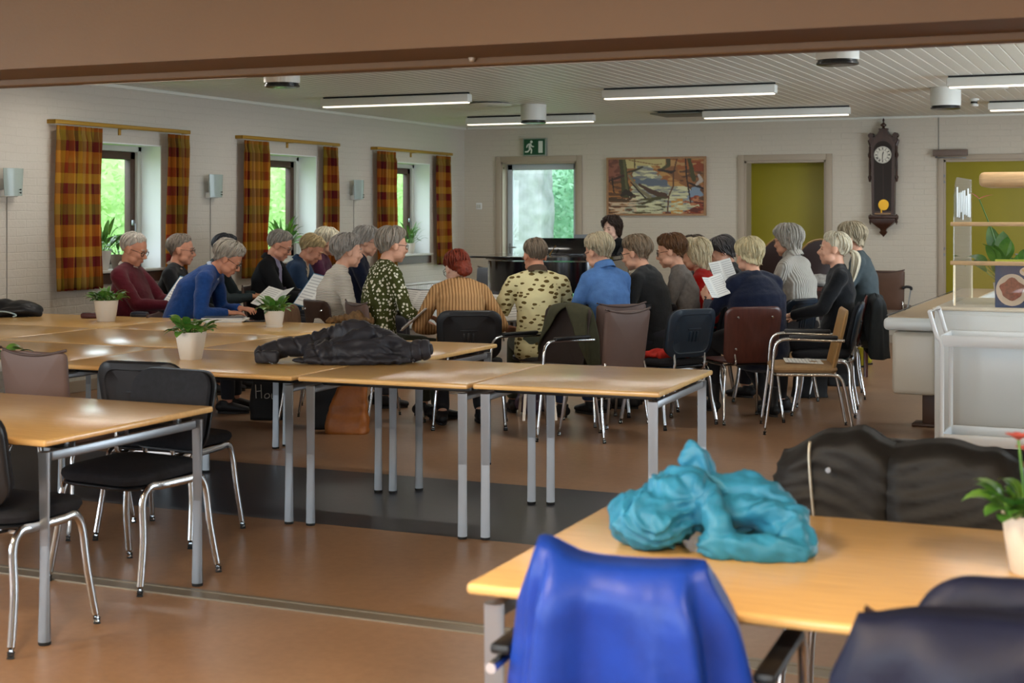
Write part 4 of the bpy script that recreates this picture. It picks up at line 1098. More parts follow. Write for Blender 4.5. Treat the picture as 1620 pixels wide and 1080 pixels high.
STY = {  # polar angle of the hair edge (front, temple, side, behind the ear, nape), free length below it, fullness, thinning at the edge
    'short_m': ((50, 64, 94, 128, 138), (0, 0, 0, .006, .012), .13, .85), 'crop': ((50, 62, 92, 126, 136), (0, 0, 0, .004, .008), .07, .8),
    'fringe_m': ((62, 70, 94, 128, 138), (0, 0, 0, .008, .014), .19, .8),
    'short_f': ((60, 74, 98, 128, 140), (0, 0, .010, .018, .022), .23, .75), 'bob': ((64, 80, 104, 122, 130), (0, .004, .03, .045, .05), .26, .5),
    'bob_l': ((58, 78, 102, 118, 126), (0, .02, .065, .095, .11), .28, .45), 'wavy_l': ((52, 70, 98, 114, 122), (0, .03, .09, .12, .13), .34, .4),
    'tied': ((54, 74, 102, 128, 138), (0, 0, .004, .008, .012), .13, .8), 'curly': ((58, 72, 98, 126, 136), (0, 0, .012, .025, .03), .27, .6)}
def hair_mesh(kind, curl=0.0, seed=1.0, fringe=None):
    ang, hang, vol, thin = STY[kind]; ks = (0, 50, 90, 125, 180)
    NT, NA = 18, 110
    C0 = Vector((0, -.016, .030)); rs = Vector((.0765, .099, .088))
    if fringe: ang = (fringe,) + ang[1:]
    def key(tab, th):
        a = abs(((math.degrees(th) + 180) % 360) - 180)
        for i in range(4):
            if a <= ks[i + 1]:
                f = (a - ks[i]) / (ks[i + 1] - ks[i]); f = f * f * (3 - 2 * f); return tab[i] + (tab[i + 1] - tab[i]) * f
        return tab[-1]
    outer, inner = [], []
    for j in range(NT + 1):
        t = j / NT; ro, ri = [], []
        for i in range(NA):
            th = 2 * PI * i / NA; pm = R(key(ang, th)) * (1 + .06 * noise.noise(Vector((math.cos(th) * 4, math.sin(th) * 4, seed))) + .07 * noise.noise(Vector((math.cos(th) * 17, math.sin(th) * 17, seed)))); h = key(hang, th) * (1 + .25 * noise.noise(Vector((math.cos(th) * 6, math.sin(th) * 6, seed + 5))))
            L1 = pm * .09; s = t * (L1 + h)
            phi_ = pm * min(1, s / L1); over = max(0, s - L1)
            d = Vector((math.sin(th) * math.sin(phi_), math.cos(th) * math.sin(phi_), math.cos(phi_)))
            v = vol * (.55 + .45 * math.sin(min(PI, phi_ * 1.15 + .5))) * (1 - thin * max(0, (t - .62) / .38) ** 1.6)
            st = .034 * noise.noise(Vector((math.cos(th) * 11 + seed, math.sin(th) * 11, t * 1.6 + seed))) + .020 * noise.noise(Vector((math.cos(th) * 26, math.sin(th) * 26 + seed, t * 2.5))) + .045 * noise.noise(Vector((d.x * 2.2 + seed, d.y * 2.2, d.z * 2.2 + seed)))
            st += curl * noise.noise(Vector((d.x * 9 + seed, d.y * 9, d.z * 9 + over * 60)))
            k1 = 1 + v + st
            p = C0 + Vector((d.x * rs.x * k1, d.y * rs.y * k1, d.z * rs.z * (1 + (v + st) * .9)))
            rim = min(1, (1 - t) * 6)
            k2 = .97 * (1 - rim) + .95 * rim if over == 0 else 1 + v * .3
            q = C0 + Vector((d.x * rs.x * k2, d.y * rs.y * k2, d.z * rs.z * k2))
            out = Vector((d.x, d.y, 0))
            p += Vector((0, 0, -over)) - out * over * over * 1.2; q += Vector((0, 0, -over)) - out * (.004 + over * .1)
            ro.append(p); ri.append(q)
        outer.append(ro); inner.append(ri)
    m = MB(); m.rings(outer[1:] + list(reversed(inner[1:])), cap=True)
    # single locks lying on the shell, so that the outline is not smooth
    rd = random.Random(int(seed * 100))
    for _ in range(120):
        i = rd.randrange(NA); j0 = rd.randrange(1, 9); j1 = min(NT, j0 + rd.randrange(6, 12)); sk = rd.uniform(-.6, .6); pts = []
        for j in range(j0, j1 + 1):
            q_ = outer[j][int(i + sk * (j - j0)) % NA]; c_ = (q_ - C0).normalized(); lift = .0035 * math.sin(PI * (j - j0) / (j1 - j0)) + .002
            pts.append(q_ + c_ * (lift + curl * .05 * math.sin(j * 1.7 + i)))
        if j1 == NT: pts.append(pts[-1] + (pts[-1] - pts[-2]) * rd.uniform(.4, 1.2))
        n_ = len(pts); m.tube(pts, [.0055 * math.sin(PI * (.12 + .86 * k / (n_ - 1))) + .0008 for k in range(n_)], 5, up=(0, 1, 0))
    return m

def person(label, px, d, phi, ztop, lean=8, hunch=12, yaw=0, pitch=18, roll=0, fem=True, bulk=1.0, hair=('short_f', '#9a9288', .0), skin='fair', top=None, sleeve='long',
           legs='#23232a', shoe='#1b1a1c', wrists=None, hands=True, palm=None, glasses=False, collar=None, vest=None, voxel=.0085, name='person', seat=.47, tail=None, chair=None, belly=0.0, fringe=None, feet=None, sole='#2a2624', brow=None, twist=0, nose=1.0, boots=False, hdir=None, jacket=None, open_w=.07, hs=1.06):
    hip = Vector((0, -.06, seat + .085)); u = lambda a: Vector((0, math.sin(R(a)), math.cos(R(a))))
    na = lean + hunch * .8 + 10
    Rh = (Matrix.Rotation(R(yaw), 4, 'Z') @ Matrix.Rotation(R(-pitch), 4, 'X') @ Matrix.Rotation(R(roll), 4, 'Y'))
    topz = (Rh @ Vector((0, -.014, .1))).z
    need = ztop - hip.z - .035 * math.cos(R(lean + hunch)) - .085 * math.cos(R(na)) - topz - .060
    T = need / (.34 * math.cos(R(lean * .5)) + .36 * math.cos(R(lean)) + .30 * math.cos(R(lean + hunch)))
    T = max(.40, min(.64, T))
    waist = hip + u(lean * .5) * .34 * T; chest = waist + u(lean) * .36 * T; shl = chest + u(lean + hunch) * .30 * T
    c7 = shl + u(lean + hunch) * .035; atlas = c7 + u(na) * .085
    hc = atlas + Rh.to_3x3() @ Vector((0, .022, .060))
    rz = face(phi)
    hx, hy = ph(px, d)
    off = Matrix.Rotation(rz, 3, 'Z') @ Vector((hc.x, hc.y, 0))
    root = thing(name, label, 'person', (hx - off.x, hy - off.y, 0), rz)
    sw = (.158 if fem else .182) * (1 + .35 * (bulk - 1)); b = bulk; g = 1.0 if fem else 1.06
    M = Matrix.Translation(hc) @ Rh @ Matrix.Scale(hs, 4)
    upn = Vector((0, 1, 0))
    # ---- arms
    if wrists is None: wrists = ((-.11, .30, seat + .22), (.11, .30, seat + .22))
    arms = []
    for s, wv in zip((-1, 1), wrists):
        S = shl + Vector((s * sw, 0, -.035)); E, Wt = ik(S, wv, .285, .25, (s * .75, -.35, -1))
        arms.append((s, S, E, Wt))
    # ---- legs
    LG = []
    fl = feet or ((-.13, .44), (.13, .44))
    for s, (fx, fy) in zip((-1, 1), fl):
        K = Vector((s * .115 + (fx - s * .13) * .5, .37, seat + .065)); A = Vector((fx, fy - .06, .085))
        dv = (A - K); A = K + dv.normalized() * dv.length
        LG.append((s, hip + Vector((s * .085, 0, -.005)), K, A))
    # ---- one continuous body
    m = MB(); head_into(m, M, fem, nose)
    m.loft([c7 + u(lean) * -.03, c7 + u(na) * .03, M @ Vector((0, -.024, -.075)), M @ Vector((0, -.022, -.035))], [(.062 * g, .060 * g), (.052 * g, .054 * g), (.051 * g, .054 * g), (.048, .05)], 16, up=upn)
    m.loft([hip, waist, chest, shl, c7], [(.145, .10), (.12 * b, .09 * b), (.135, .095), (.125, .075), (.06, .055)], 18, up=upn)
    for s, S, E, Wt in arms:
        m.loft([S, S.lerp(E, .5), E], [(.040, .040), (.038, .038), (.035, .035)], 12); m.loft([E, E.lerp(Wt, .4), Wt], [(.035, .035), (.034, .034), (.025, .021)], 12)
        if hands:
            hd = Vector(hdir) if hdir else ((Wt - E).normalized() * .6 + Vector((-s * .25, .5, -.1)))
            hand_into(m, Wt, hd, palm or (-s * .45, .1, -1), -s)
        else: m.ell(Wt, (.035, .045, .025))
    for s, H, K, A in LG:
        m.loft([H, K], [(.065, .065), (.045, .045)], 12); m.loft([K, K.lerp(A, .35), A], [(.045, .045), (.047, .047), (.033, .036)], 12)
    me = remesh(m, voxel, 2, .45)
    body = link('body', me, SKIN[skin], root, angle=0)
    # ---- face details
    def part(nm, mm, mt, par=root, smooth=True):
        o = mm.build(nm, mt, par, smooth); return o
    q = MB()
    for s in (-1, 1): q.ell(M @ Vector((s * .031, .0805, -.0015)), (.0105, .0055, .0045), 12, 8, rot=Rh.to_3x3())
    part('eyes', q, EYEM)
    q = MB()
    for s in (-1, 1): q.tube([M @ Vector((s * x, y, z)) for x, y, z in ((.014, .090, .0215), (.028, .0905, .027), (.046, .076, .021))], .0042, 6)
    part('eyebrows', q, hair_mat(brow or hair[1]))
    q = MB(); q.ell(M @ Vector((0, .0885, -.066)), (.022, .0065, .0065), 14, 8, rot=Rh.to_3x3()); part('lips', q, LIPM)
    hm = hair_mesh(hair[0], hair[2], px * .013, fringe).build('hair', hair_mat(hair[1]), root, angle=0); hm.matrix_local = M
    if tail == 'pony':
        q = MB(); rd = random.Random(3)
        for k in range(26):
            a, r_ = rd.uniform(0, 6.28), rd.uniform(0, .026)
            x, y = r_ * math.cos(a), r_ * math.sin(a)
            pts = bez([Vector((x * .4, -.112 + y * .3, -.005)), Vector((x, -.150 + y, -.02)), Vector((x * 1.6, -.165 + y * 1.3, -.08)), Vector((x * 1.5 + .01, -.150 + y, -.16 - rd.random() * .03)), Vector((x + .01, -.135, -.215 - rd.random() * .05))], 4)
            q.tube(pts, [.0125 - .008 * i / 16 for i in range(17)], 6)
        t_ = q.build('ponytail', hair_mat(hair[1]), root, angle=0); t_.matrix_local = M
        q = MB(); q.tube([(.018 * math.cos(a), -.125, -.010 + .018 * math.sin(a)) for a in [2 * PI * i / 14 for i in range(14)]], .005, 6, loop=True); t2 = q.build('hair_band', mat('band_tan', '#8a6a4a', .8), root); t2.matrix_local = M
    if tail == 'bun':
        q = MB(); q.ell((0, -.118, -.052), (.060, .040, .046), 18, 12); q.ell((0, -.10, -.02), (.066, .05, .05), 18, 12)
        me_ = remesh(q, .006, 4); disp(me_, lambda c, n_: .006 * nz((c.x * 3, c.y * .8, c.z * 3), 22, 1)); t_ = link('hair_roll', me_, hair_mat(hair[1]), root, angle=0); t_.matrix_local = M
    if glasses:
        q = MB()
        for s in (-1, 1):
            q.tube([M @ Vector((s * .033 + .0235 * math.cos(a), .097 - .25 * abs(.0235 * math.cos(a) * s + s * 0) , -.003 + .0185 * math.sin(a))) for a in [2 * PI * i / 18 for i in range(18)]], .0022, 6, loop=True)
            q.tube([M @ Vector(p) for p in ((s * .056, .090, .004), (s * .074, .06, .006), (s * .0805, .0, .006), (s * .080, -.012, -.006))], .0020, 6)
        q.tube([M @ Vector(p) for p in ((-.010, .099, .002), (0, .103, .005), (.010, .099, .002))], .0020, 6)
        gl = part('glasses', q, GLFR)
        q = MB()
        for s in (-1, 1): q.prism([(s * .033 + .022 * math.cos(a), -.003 + .017 * math.sin(a)) for a in [2 * PI * i / 16 for i in range(16)]], .001, M @ Matrix.Translation((0, .093, 0)) @ XZ)
        q.build('lens', GLASS, gl)
    # ---- clothes
    th = .013
    m = MB()
    pts = [hip + Vector((0, 0, -.055)), hip + Vector((0, .01, .03)), waist + Vector((0, belly * .5, 0)), chest + Vector((0, belly * .12, 0)), shl + u(lean + hunch) * -.015, c7 + u(na) * -.012]
    m.loft(pts, [(.172 * b * g, .125 * b), (.166 * b * g, .128 * b + belly * .4), ((.150 if fem else .158) * b, .112 * b + belly * .55), (.160 * b * g, .118 * b + belly * .15), (.150 * g, .090 + .02 * (b - 1)), (.070 * g, .066 * g)], 22, up=upn)
    if fem:
        for s in (-1, 1): m.ell(chest + Vector((s * .062, .085 * b, .0)), (.062 * b, .052 * b, .060 * b))
    for s, S, E, Wt in arms:
        m.ell(S + Vector((-s * .012, 0, .0)), (.064 * g, .062 * g, .058 * g)); m.loft([shl + Vector((s * .05, 0, .0)), S], [(.07, .060), (.06 * g, .058 * g)], 12)
        m.loft([S, S.lerp(E, .5), E], [(.058 * g, .058 * g), (.055 * g, .055 * g), (.048 * g, .048 * g)], 14) if sleeve == 'long' else m.loft([S, S.lerp(E, .85)], [(.060 * g, .060 * g), (.066, .062)], 14, round_caps=False)
        if sleeve == 'long':
            cu = E.lerp(Wt, .97); m.loft([E, E.lerp(Wt, .4), cu], [(.048 * g, .048 * g), (.046 * g, .044 * g), (.036, .032)], 14, round_caps=False)
    me = remesh(m, .011, 5, .5)
    sd = px * .37
    disp(me, lambda c, n_: .006 * nz((c.x, c.y, c.z * 1.6), 6.5, sd) + .007 * (.35 - abs(nz((c.x + .3 * c.z, c.y, c.z * 1.7), 8.5, sd))) + .004 * (.3 - abs(nz((c.x - .4 * c.z, c.y, c.z * 1.8), 17, sd))) + .001)
    tp = link('top', me, top or mat('plain_knit', '#333333', .9), root, angle=0)
    if jacket:
        m = MB(); ex = .016
        m.loft([p_ + Vector((0, -.004, -.0)) for p_ in pts[:-1]] + [c7 + u(na) * -.018], [(.172 * b * g + ex, .125 * b + ex), (.166 * b * g + ex, .128 * b + ex + belly * .4), (.158 * b + ex, .112 * b + ex + belly * .55), (.160 * b * g + ex, .118 * b + ex), (.150 * g + ex, .092 + ex), (.078 * g, .076 * g)], 22, up=upn)
        for s, S, E, Wt in arms:
            m.ell(S + Vector((-s * .012, 0, .0)), (.072 * g, .07 * g, .066 * g)); m.loft([shl + Vector((s * .05, 0, .0)), S], [(.08, .068), (.07 * g, .067 * g)], 12)
            m.loft([S, S.lerp(E, .5), E], [(.067 * g, .067 * g), (.064 * g, .064 * g), (.057 * g, .057 * g)], 14); m.loft([E, E.lerp(Wt, .4), E.lerp(Wt, .93)], [(.057 * g, .057 * g), (.053, .051), (.044, .040)], 14, round_caps=False)
        me = remesh(m, .011, 5, .5); disp(me, lambda c, n_: .008 * nz((c.x, c.y, c.z * 1.6), 6.5, sd + 3) + .004 * nz(c, 16, sd))
        bmj = bmesh.new(); bmj.from_mesh(me)
        bmesh.ops.delete(bmj, geom=[f for f in bmj.faces if abs(f.calc_center_median().x) < open_w + .25 * max(0, f.calc_center_median().z - c7.z + .16) * .4 and f.normal.y > .05 and f.calc_center_median().z < c7.z + .05], context='FACES')
        bmj.to_mesh(me); bmj.free()
        jo = link('jacket', me, jacket, root, angle=0); jo.modifiers.new('thickness', 'SOLIDIFY').thickness = .006
        q = MB(); cc = c7 + u(na) * .0; x, y, z = basis(u(na), (0, 1, 0)); rg = []
        for dz, rr in ((-.012, .095), (.030, .082), (.038, .074), (.030, .068), (-.01, .076)):
            rg.append([cc + x * rr * math.cos(a) + y * rr * math.sin(a) * 1.12 + z * (dz - .06 * max(0, math.sin(a))) for a in [R(90 + 24 + (312 * i / 22)) for i in range(23)]])
        q.rings(rg, closed_u=False, cap=False); q.build('jacket_collar', jacket, root, angle=0)
    m = MB(); m.loft([hip + Vector((0, -.01, .06)), hip + Vector((0, 0, -.03))], [(.160 * b, .115 * b), (.165 * b, .12 * b)], 18, up=upn)
    for s, H, K, A in LG:
        m.loft([H, H.lerp(K, .5), K], [(.092 * b, .086), (.082 * b, .078), (.066, .064)], 14); m.loft([K, K.lerp(A, .4), A + Vector((0, 0, .02))], [(.066, .064), (.060, .062), (.050, .054)], 14, round_caps=False)
    me = remesh(m, .014, 4); disp(me, lambda c, n_: .006 * nz(c, 9, sd))
    link('trousers', me, mat('trouser_' + legs.strip('#'), legs, .9, var=.1, vscale=20, sheen=.05), root, angle=0)
    for s, H, K, A in LG:
        q = MB(); f = Vector((A.x, A.y, 0))
        q.loft([f + Vector((0, -.065, .048)), f + Vector((0, 0, .052)), f + Vector((s * .006, .08, .040)), f + Vector((s * .010, .155, .030))], [(.034, .036), (.040, .044), (.046, .032), (.036, .022)], 14, up=(0, 0, 1))
        q.loft([f + Vector((0, -.02, .05)), f + Vector((0, -.025, .22 if boots else .10))], [(.040, .048), (.050 if boots else .042, .055 if boots else .046)], 14, up=(0, 1, 0), round_caps=False)
        me = remesh(q, .008, 2); so = link('shoe', me, mat('shoe_' + shoe.strip('#'), shoe, .55, bump=.1, bscale=80), root, angle=0)
        q = MB(); q.prism([(A.x + s * .004 + (.044 if y > .02 else .037) * x, A.y + .045 + y) for x, y in [(math.cos(a) * (1 if abs(math.sin(a)) < .9 else 1), math.sin(a) * .122) for a in [2 * PI * i / 20 for i in range(20)]]], .016, Matrix.Translation((0, 0, .0))); q.build('sole', mat('sole_' + sole.strip('#'), sole, .7), so)
    if collar:
        cm, r_, h_ = collar
        q = MB(); cc = c7 + u(na) * .008; x, y, z = basis(u(na), (0, 1, 0))
        rg = []
        for dz, rr in ((-.006, r_ + .014), (h_ * .6, r_ + .006), (h_, r_), (h_ * .8, r_ - .006), (0, r_ - .002)):
            rg.append([cc + x * rr * math.cos(a) * 1.02 + y * rr * math.sin(a) * (1.0 + .10) + z * (dz - .022 * max(0, math.sin(a))) for a in [2 * PI * i / 24 for i in range(24)]])
        q.rings(rg, cap=False); q.build('collar', cm, root, angle=0)
    if chair is not None:
        lab = chair[1]
        cc_ = put(chair[0], root.location.x, root.location.y, rz, lab)
        if len(chair) > 2: cc_.scale = (1, 1, chair[2])
    bpy.context.view_layer.update()
    return root
def sheet_at(px, py, d, phi, tilt, label, w=.21, h=.297, fold=14, dark=None, lines=True, roll=0):
    o = thing('sheet_music', label, 'sheet music', W(px, d, zat(py, d)), 0, 'sheet music of the choir')
    o.rotation_mode = 'XYZ'
    o.rotation_euler = (Matrix.Rotation(face(phi), 3, 'Z') @ Matrix.Rotation(R(tilt), 3, 'X') @ Matrix.Rotation(R(roll), 3, 'Y')).to_euler()
    for s in (-1, 1):
        Mr = Matrix.Rotation(R(-s * fold), 4, 'Y')
        q = MB(); vs = q.box((s * w / 2, 0, 0), (w, h, .0025)); bmesh.ops.transform(q.bm, matrix=Mr, verts=vs); pg = q.build('page', PAPER, o, smooth=False)
        if dark:
            q = MB(); vs = q.box((s * (w + .01) / 2, 0, -.0045), (w + .012, h + .02, .006)); bmesh.ops.transform(q.bm, matrix=Mr, verts=vs); q.build('cover', dark, o, smooth=False)
        if lines:
            q = MB()
            for k in range(9):
                vs = q.box((s * w * .52, h * .40 - k * h * .095, .0016), (w * .8, h * .030, .0006)); bmesh.ops.transform(q.bm, matrix=Mr, verts=vs)
            q.build('printed_staves', mat('print_grey', '#bdbdbd', .8), pg, smooth=False)
    return o

def backless_stool():
    r = thing('round_stool', '', 'stool')
    q = MB(); q.lathe([(0, .435), (.17, .435), (.185, .445), (.185, .465), (.17, .478), (0, .48)], 26, cap=False); q.build('seat', mat('dark_stool_seat', '#2c2a28', .6), r)
    for k in range(4):
        a = PI / 4 + k * PI / 2; q = MB(); q.cyl((.17 * math.cos(a), .17 * math.sin(a), 0), (.12 * math.cos(a), .12 * math.sin(a), .44), .011, n=10); q.build('leg', CHROME, r)
    return r
STOOL = backless_stool()
# ---------------------------------------------------------------- clothing materials
def knit(name, c, var=.12, bump=.35, bscale=160, rough=.95): return mat(name, c, rough, spec=.15, var=var, vscale=35, bump=bump, bscale=bscale, sheen=.15)
def pattern_mat(name, build, rough=.9):
    m = bpy.data.materials.new(name); m.use_nodes = True
    k = N(m); b = k.n['Principled BSDF']; b.inputs['Roughness'].default_value = rough; b.inputs['Specular IOR Level'].default_value = .15
    tc = k.add('ShaderNodeTexCoord'); build(k, b, tc); return m
def ribs(name, axis, c1, c2, freq, bumpd=.5, dist=.01):
    def f(k, b, tc):
        mp = k.add('ShaderNodeMapping'); k.link(tc.outputs['Object'], mp.inputs['Vector'])
        n0 = k.add('ShaderNodeTexNoise', Scale=4.0); k.link(mp.outputs[0], n0.inputs['Vector'])
        w = k.add('ShaderNodeTexWave', Scale=freq, Distortion=1.2); w.bands_direction = axis; w.inputs['Detail'].default_value = 1.0; w.inputs['Detail Scale'].default_value = .8
        k.link(mp.outputs[0], w.inputs['Vector'])
        rp = k.add('ShaderNodeValToRGB'); rp.color_ramp.elements[0].color = lin(c1); rp.color_ramp.elements[1].color = lin(c2); k.link(w.outputs['Fac'], rp.inputs[0]); k.link(rp.outputs[0], b.inputs['Base Color'])
        bp = k.add('ShaderNodeBump', Strength=bumpd, Distance=dist); k.link(w.outputs['Fac'], bp.inputs['Height']); k.link(bp.outputs[0], b.inputs['Normal'])
    return pattern_mat(name, f)
def flowers(k, b, tc):
    vo = k.add('ShaderNodeTexVoronoi', Scale=38.0, Randomness=.75); k.link(tc.outputs['Object'], vo.inputs['Vector'])
    n0 = k.add('ShaderNodeTexNoise', Scale=110.0); k.link(tc.outputs['Object'], n0.inputs['Vector'])
    ad = k.add('ShaderNodeMath', operation='MULTIPLY_ADD'); k.link(n0.outputs['Fac'], ad.inputs[0]); ad.inputs[1].default_value = .28; k.link(vo.outputs['Distance'], ad.inputs[2])
    rp = k.add('ShaderNodeValToRGB'); rp.color_ramp.interpolation = 'CONSTANT'; e = rp.color_ramp.elements
    e[0].color = lin('#8f7a3a'); e[1].position = .20; e[1].color = lin('#d8d6c4'); q = e.new(.49); q.color = lin('#3f4420')
    k.link(ad.outputs[0], rp.inputs[0]); k.link(rp.outputs[0], b.inputs['Base Color'])
def blobs(k, b, tc):
    mp = k.add('ShaderNodeMapping'); mp.inputs['Scale'].default_value = (15, 15, 30); mp.inputs['Rotation'].default_value = (0, R(-18), 0); k.link(tc.outputs['Object'], mp.inputs['Vector'])
    vo = k.add('ShaderNodeTexVoronoi', Scale=1.0, Randomness=.5); k.link(mp.outputs[0], vo.inputs['Vector'])
    n0 = k.add('ShaderNodeTexNoise', Scale=3.0, Detail=1.0); k.link(mp.outputs[0], n0.inputs['Vector'])
    ad = k.add('ShaderNodeMath', operation='MULTIPLY_ADD'); k.link(n0.outputs['Fac'], ad.inputs[0]); ad.inputs[1].default_value = .25; k.link(vo.outputs['Distance'], ad.inputs[2])
    rp = k.add('ShaderNodeValToRGB'); rp.color_ramp.interpolation = 'CONSTANT'; e = rp.color_ramp.elements
    e[0].color = lin('#5a4a26'); e[1].position = .46; e[1].color = lin('#cfc79a')
    k.link(ad.outputs[0], rp.inputs[0]); k.link(rp.outputs[0], b.inputs['Base Color'])
FLOWERS = pattern_mat('white_flower_print', flowers); CARS = pattern_mat('dark_motif_print', blobs)
RIBTAN = ribs('ribbed_tan_knit', 'X', '#8f6a44', '#c39a6c', 14); RIBGREY = ribs('ribbed_grey_knit', 'X', '#97928a', '#bdb8ae', 20); RIBWHITE = ribs('striped_white_knit', 'Z', '#b5aea4', '#d2ccc2', 26, .6)
DENIM = mat('denim_shirt_cloth', '#4c70a4', .85, spec=.2, var=.22, vscale=9, bump=.2, bscale=120)
K_MAROON, K_BLACK, K_BLUE = knit('maroon_wool', '#511622'), knit('black_wool', '#17181b'), knit('royal_blue_wool', '#1d4280')
K_NAVY, K_PURPLE, K_GREY, K_RED, K_CHAR = knit('navy_wool', '#141a2e'), knit('purple_wool', '#4a2238'), knit('grey_marl', '#6d6660', .2), knit('red_wool', '#b0160f'), knit('charcoal_wool', '#232425')
SHIRTL = mat('lilac_shirt', '#8f8ba6', .8, var=.12, vscale=30); SHIRTC = mat('cream_shirt', '#cfc4ac', .8); JBLACK = mat('black_jacket_cloth', '#131417', .8, spec=.2); JBLUE = mat('blue_jacket_cloth', '#223a58', .85, var=.12, vscale=20); JTEAL = mat('dark_teal_jacket', '#1a2a30', .7)
WCOL = mat('white_collar', '#cfc9c2', .8)
def C2(p): return p

CHT = 'chair of the '
# ---- men along the window wall
person('man with glasses in a maroon jumper reading at the table', 213, 11.75, 100, 1.345, lean=-6, hunch=6, yaw=-4, pitch=20, fem=False, bulk=1.12, hair=('crop', '#b8b2a8', 0), skin='ruddy', top=K_MAROON, glasses=True, belly=.09,
       wrists=((-.06, .33, .80), (.10, .30, .80)), collar=(WCOL, .062, .022), voxel=.006, chair=(TAU, 'taupe chair of the man in the maroon jumper'), hdir=(-.1, 1, .05), palm=(-.9, 0, -.4), nose=1.02)
sheet_at(291, 463, 11.65, 48, 52, 'blue and white music booklet held by the man in the maroon jumper', w=.15, h=.25, dark=mat('blue_folder', '#4a7590', .5))
person('man in a black jumper with grey parted hair, seated behind the maroon jumper', 288, 12.5, 92, 1.315, lean=2, hunch=8, pitch=6, fem=False, hair=('short_m', '#8a7f74', .012), skin='ruddy', top=K_BLACK, glasses=True, collar=(mat('check_collar', '#8f7a6c', .8), .060, .02), hands=False, chair=(TAU, 'taupe chair of the grey haired man in the black jumper'), nose=1.06)
person('white curly haired man in a royal blue jumper bending over the table', 362, 11.35, 92, 1.285, lean=28, hunch=18, pitch=34, fem=False, bulk=1.12, hair=('curly', '#a39c90', .03), skin='ruddy', top=K_BLUE, glasses=True, collar=(mat('blue_collar', '#a9b6cc', .8), .062, .02), wrists=((-.14, .42, .78), (.12, .38, .765)), voxel=.006, palm=(-.2, 0, -1), chair=(TAU, 'taupe chair of the man in the royal blue jumper', .86))
person('dark haired man in a dark jacket, mostly hidden behind the royal blue jumper', 358, 12.95, 90, 1.315, lean=14, hunch=10, pitch=16, fem=False, hair=('short_m', '#2a2a30', 0), skin='tan', top=JTEAL, wrists=((-.10, .42, .80), (.12, .42, .80)), voxel=.0065, palm=(-.2, 0, -1), chair=(TAU, 'taupe chair of the dark haired man in the dark jacket'))
person('grey haired man in an open black jacket over a lilac shirt, looking down', 444, 13.2, 95, 1.345, lean=3, hunch=10, pitch=26, fem=False, bulk=1.06, hair=('short_m', '#8c857c', 0), skin='ruddy', top=SHIRTL, jacket=JBLACK, glasses=True, wrists=((-.09, .34, .78), (.11, .34, .78)), voxel=.0065, chair=(TAU, 'taupe chair of the man in the black jacket'))
sheet_at(434, 473, 12.7, 40, 34, 'white music booklet on the lap of the man in the black jacket', w=.17, h=.25)
person('fair haired man in a blue jacket over a cream shirt, bending over his music', 494, 13.75, 92, 1.295, lean=10, hunch=14, pitch=32, fem=False, hair=('fringe_m', '#b09a70', .012), skin='ruddy', top=SHIRTC, jacket=JBLUE, wrists=((-.09, .34, .80), (.10, .34, .80)), voxel=.0065, chair=(TAU, 'taupe chair of the man in the blue jacket'))
sheet_at(503, 462, 12.6, 48, 50, 'large blue covered music folder held open by the man in the blue jacket', w=.17, h=.32, dark=mat('blue_folder', '#4a7590', .5))
person('white blonde woman in a purple top behind the blue jacket', 519, 14.35, 96, 1.35, lean=4, hunch=8, pitch=12, hair=('bob', '#cfc6ae', 0), skin='fair', top=K_PURPLE, hands=False, chair=(TAU, 'taupe chair of the woman in the purple top'))
# ---- left half of the half circle
person('woman with grey curls in a white knitted jumper, sitting sideways to us', 551, 11.55, 72, 1.325, lean=8, hunch=10, pitch=4, bulk=1.05, hair=('curly', '#918b84', .05), skin='fair', top=RIBWHITE, legs='#3a3a40', wrists=((-.12, .30, .74), (.12, .28, .72)))
person('woman with a smooth grey bob and glasses in dark navy, behind the white jumper', 581, 13.3, 92, 1.375, lean=3, hunch=8, pitch=14, hair=('bob', '#9c968f', 0), skin='fair', top=K_NAVY, glasses=True, hands=False, chair=(TAU, 'taupe chair of the woman with the smooth grey bob'))
person('woman with short grey hair and glasses in a green blouse with white flowers', 622, 10.85, 62, 1.39, lean=6, hunch=6, yaw=-4, pitch=6, bulk=1.08, hair=('short_f', '#8f877c', 0), skin='fair', top=FLOWERS, glasses=True, legs='#3c4234', wrists=((-.10, .34, .76), (.13, .28, .72)), chair=(TAU, 'taupe chair under the woman in the flowered blouse'))
sheet_at(656, 476, 10.95, 35, 45, 'white page in a black folder held by the woman in the flowered blouse', fold=4, w=.13, h=.21, dark=BLACKPL)
person('red haired woman in a ribbed tan cardigan seen from behind, head bent', 722, 10.85, -6, 1.225, lean=20, hunch=22, yaw=22, pitch=22, bulk=1.12, hair=('tied', '#6e2713', 0), tail='bun', skin='pale', top=RIBTAN, glasses=True, legs='#26262c', shoe='#16161a', wrists=((-.17, .30, .66), (.17, .30, .66)), feet=((-.13, .10), (.15, .16)), chair=None)
person('man with cropped hair in a pale yellow shirt with dark motifs, seen from behind', 846, 11.0, -8, 1.31, lean=4, hunch=10, yaw=14, pitch=14, fem=False, hair=('crop', '#6e6152', 0), skin='ruddy', top=CARS, sleeve='short', glasses=True, legs='#4a5040', collar=(mat('brown_scarf_collar', '#4a3a2e', .9), .068, .045), wrists=((-.20, .26, .66), (.16, .34, .68)), chair=(STOOL, 'round backless stool under the man in the pale yellow shirt'))
person('woman with a blonde grey bob in a blue denim shirt, seen from behind', 946, 10.85, -34, 1.345, lean=5, hunch=10, yaw=10, pitch=18, bulk=1.06, hair=('short_f', '#a5997f', 0), skin='fair', top=DENIM, glasses=True, legs='#2c3c5c', collar=(DENIM, .068, .05))
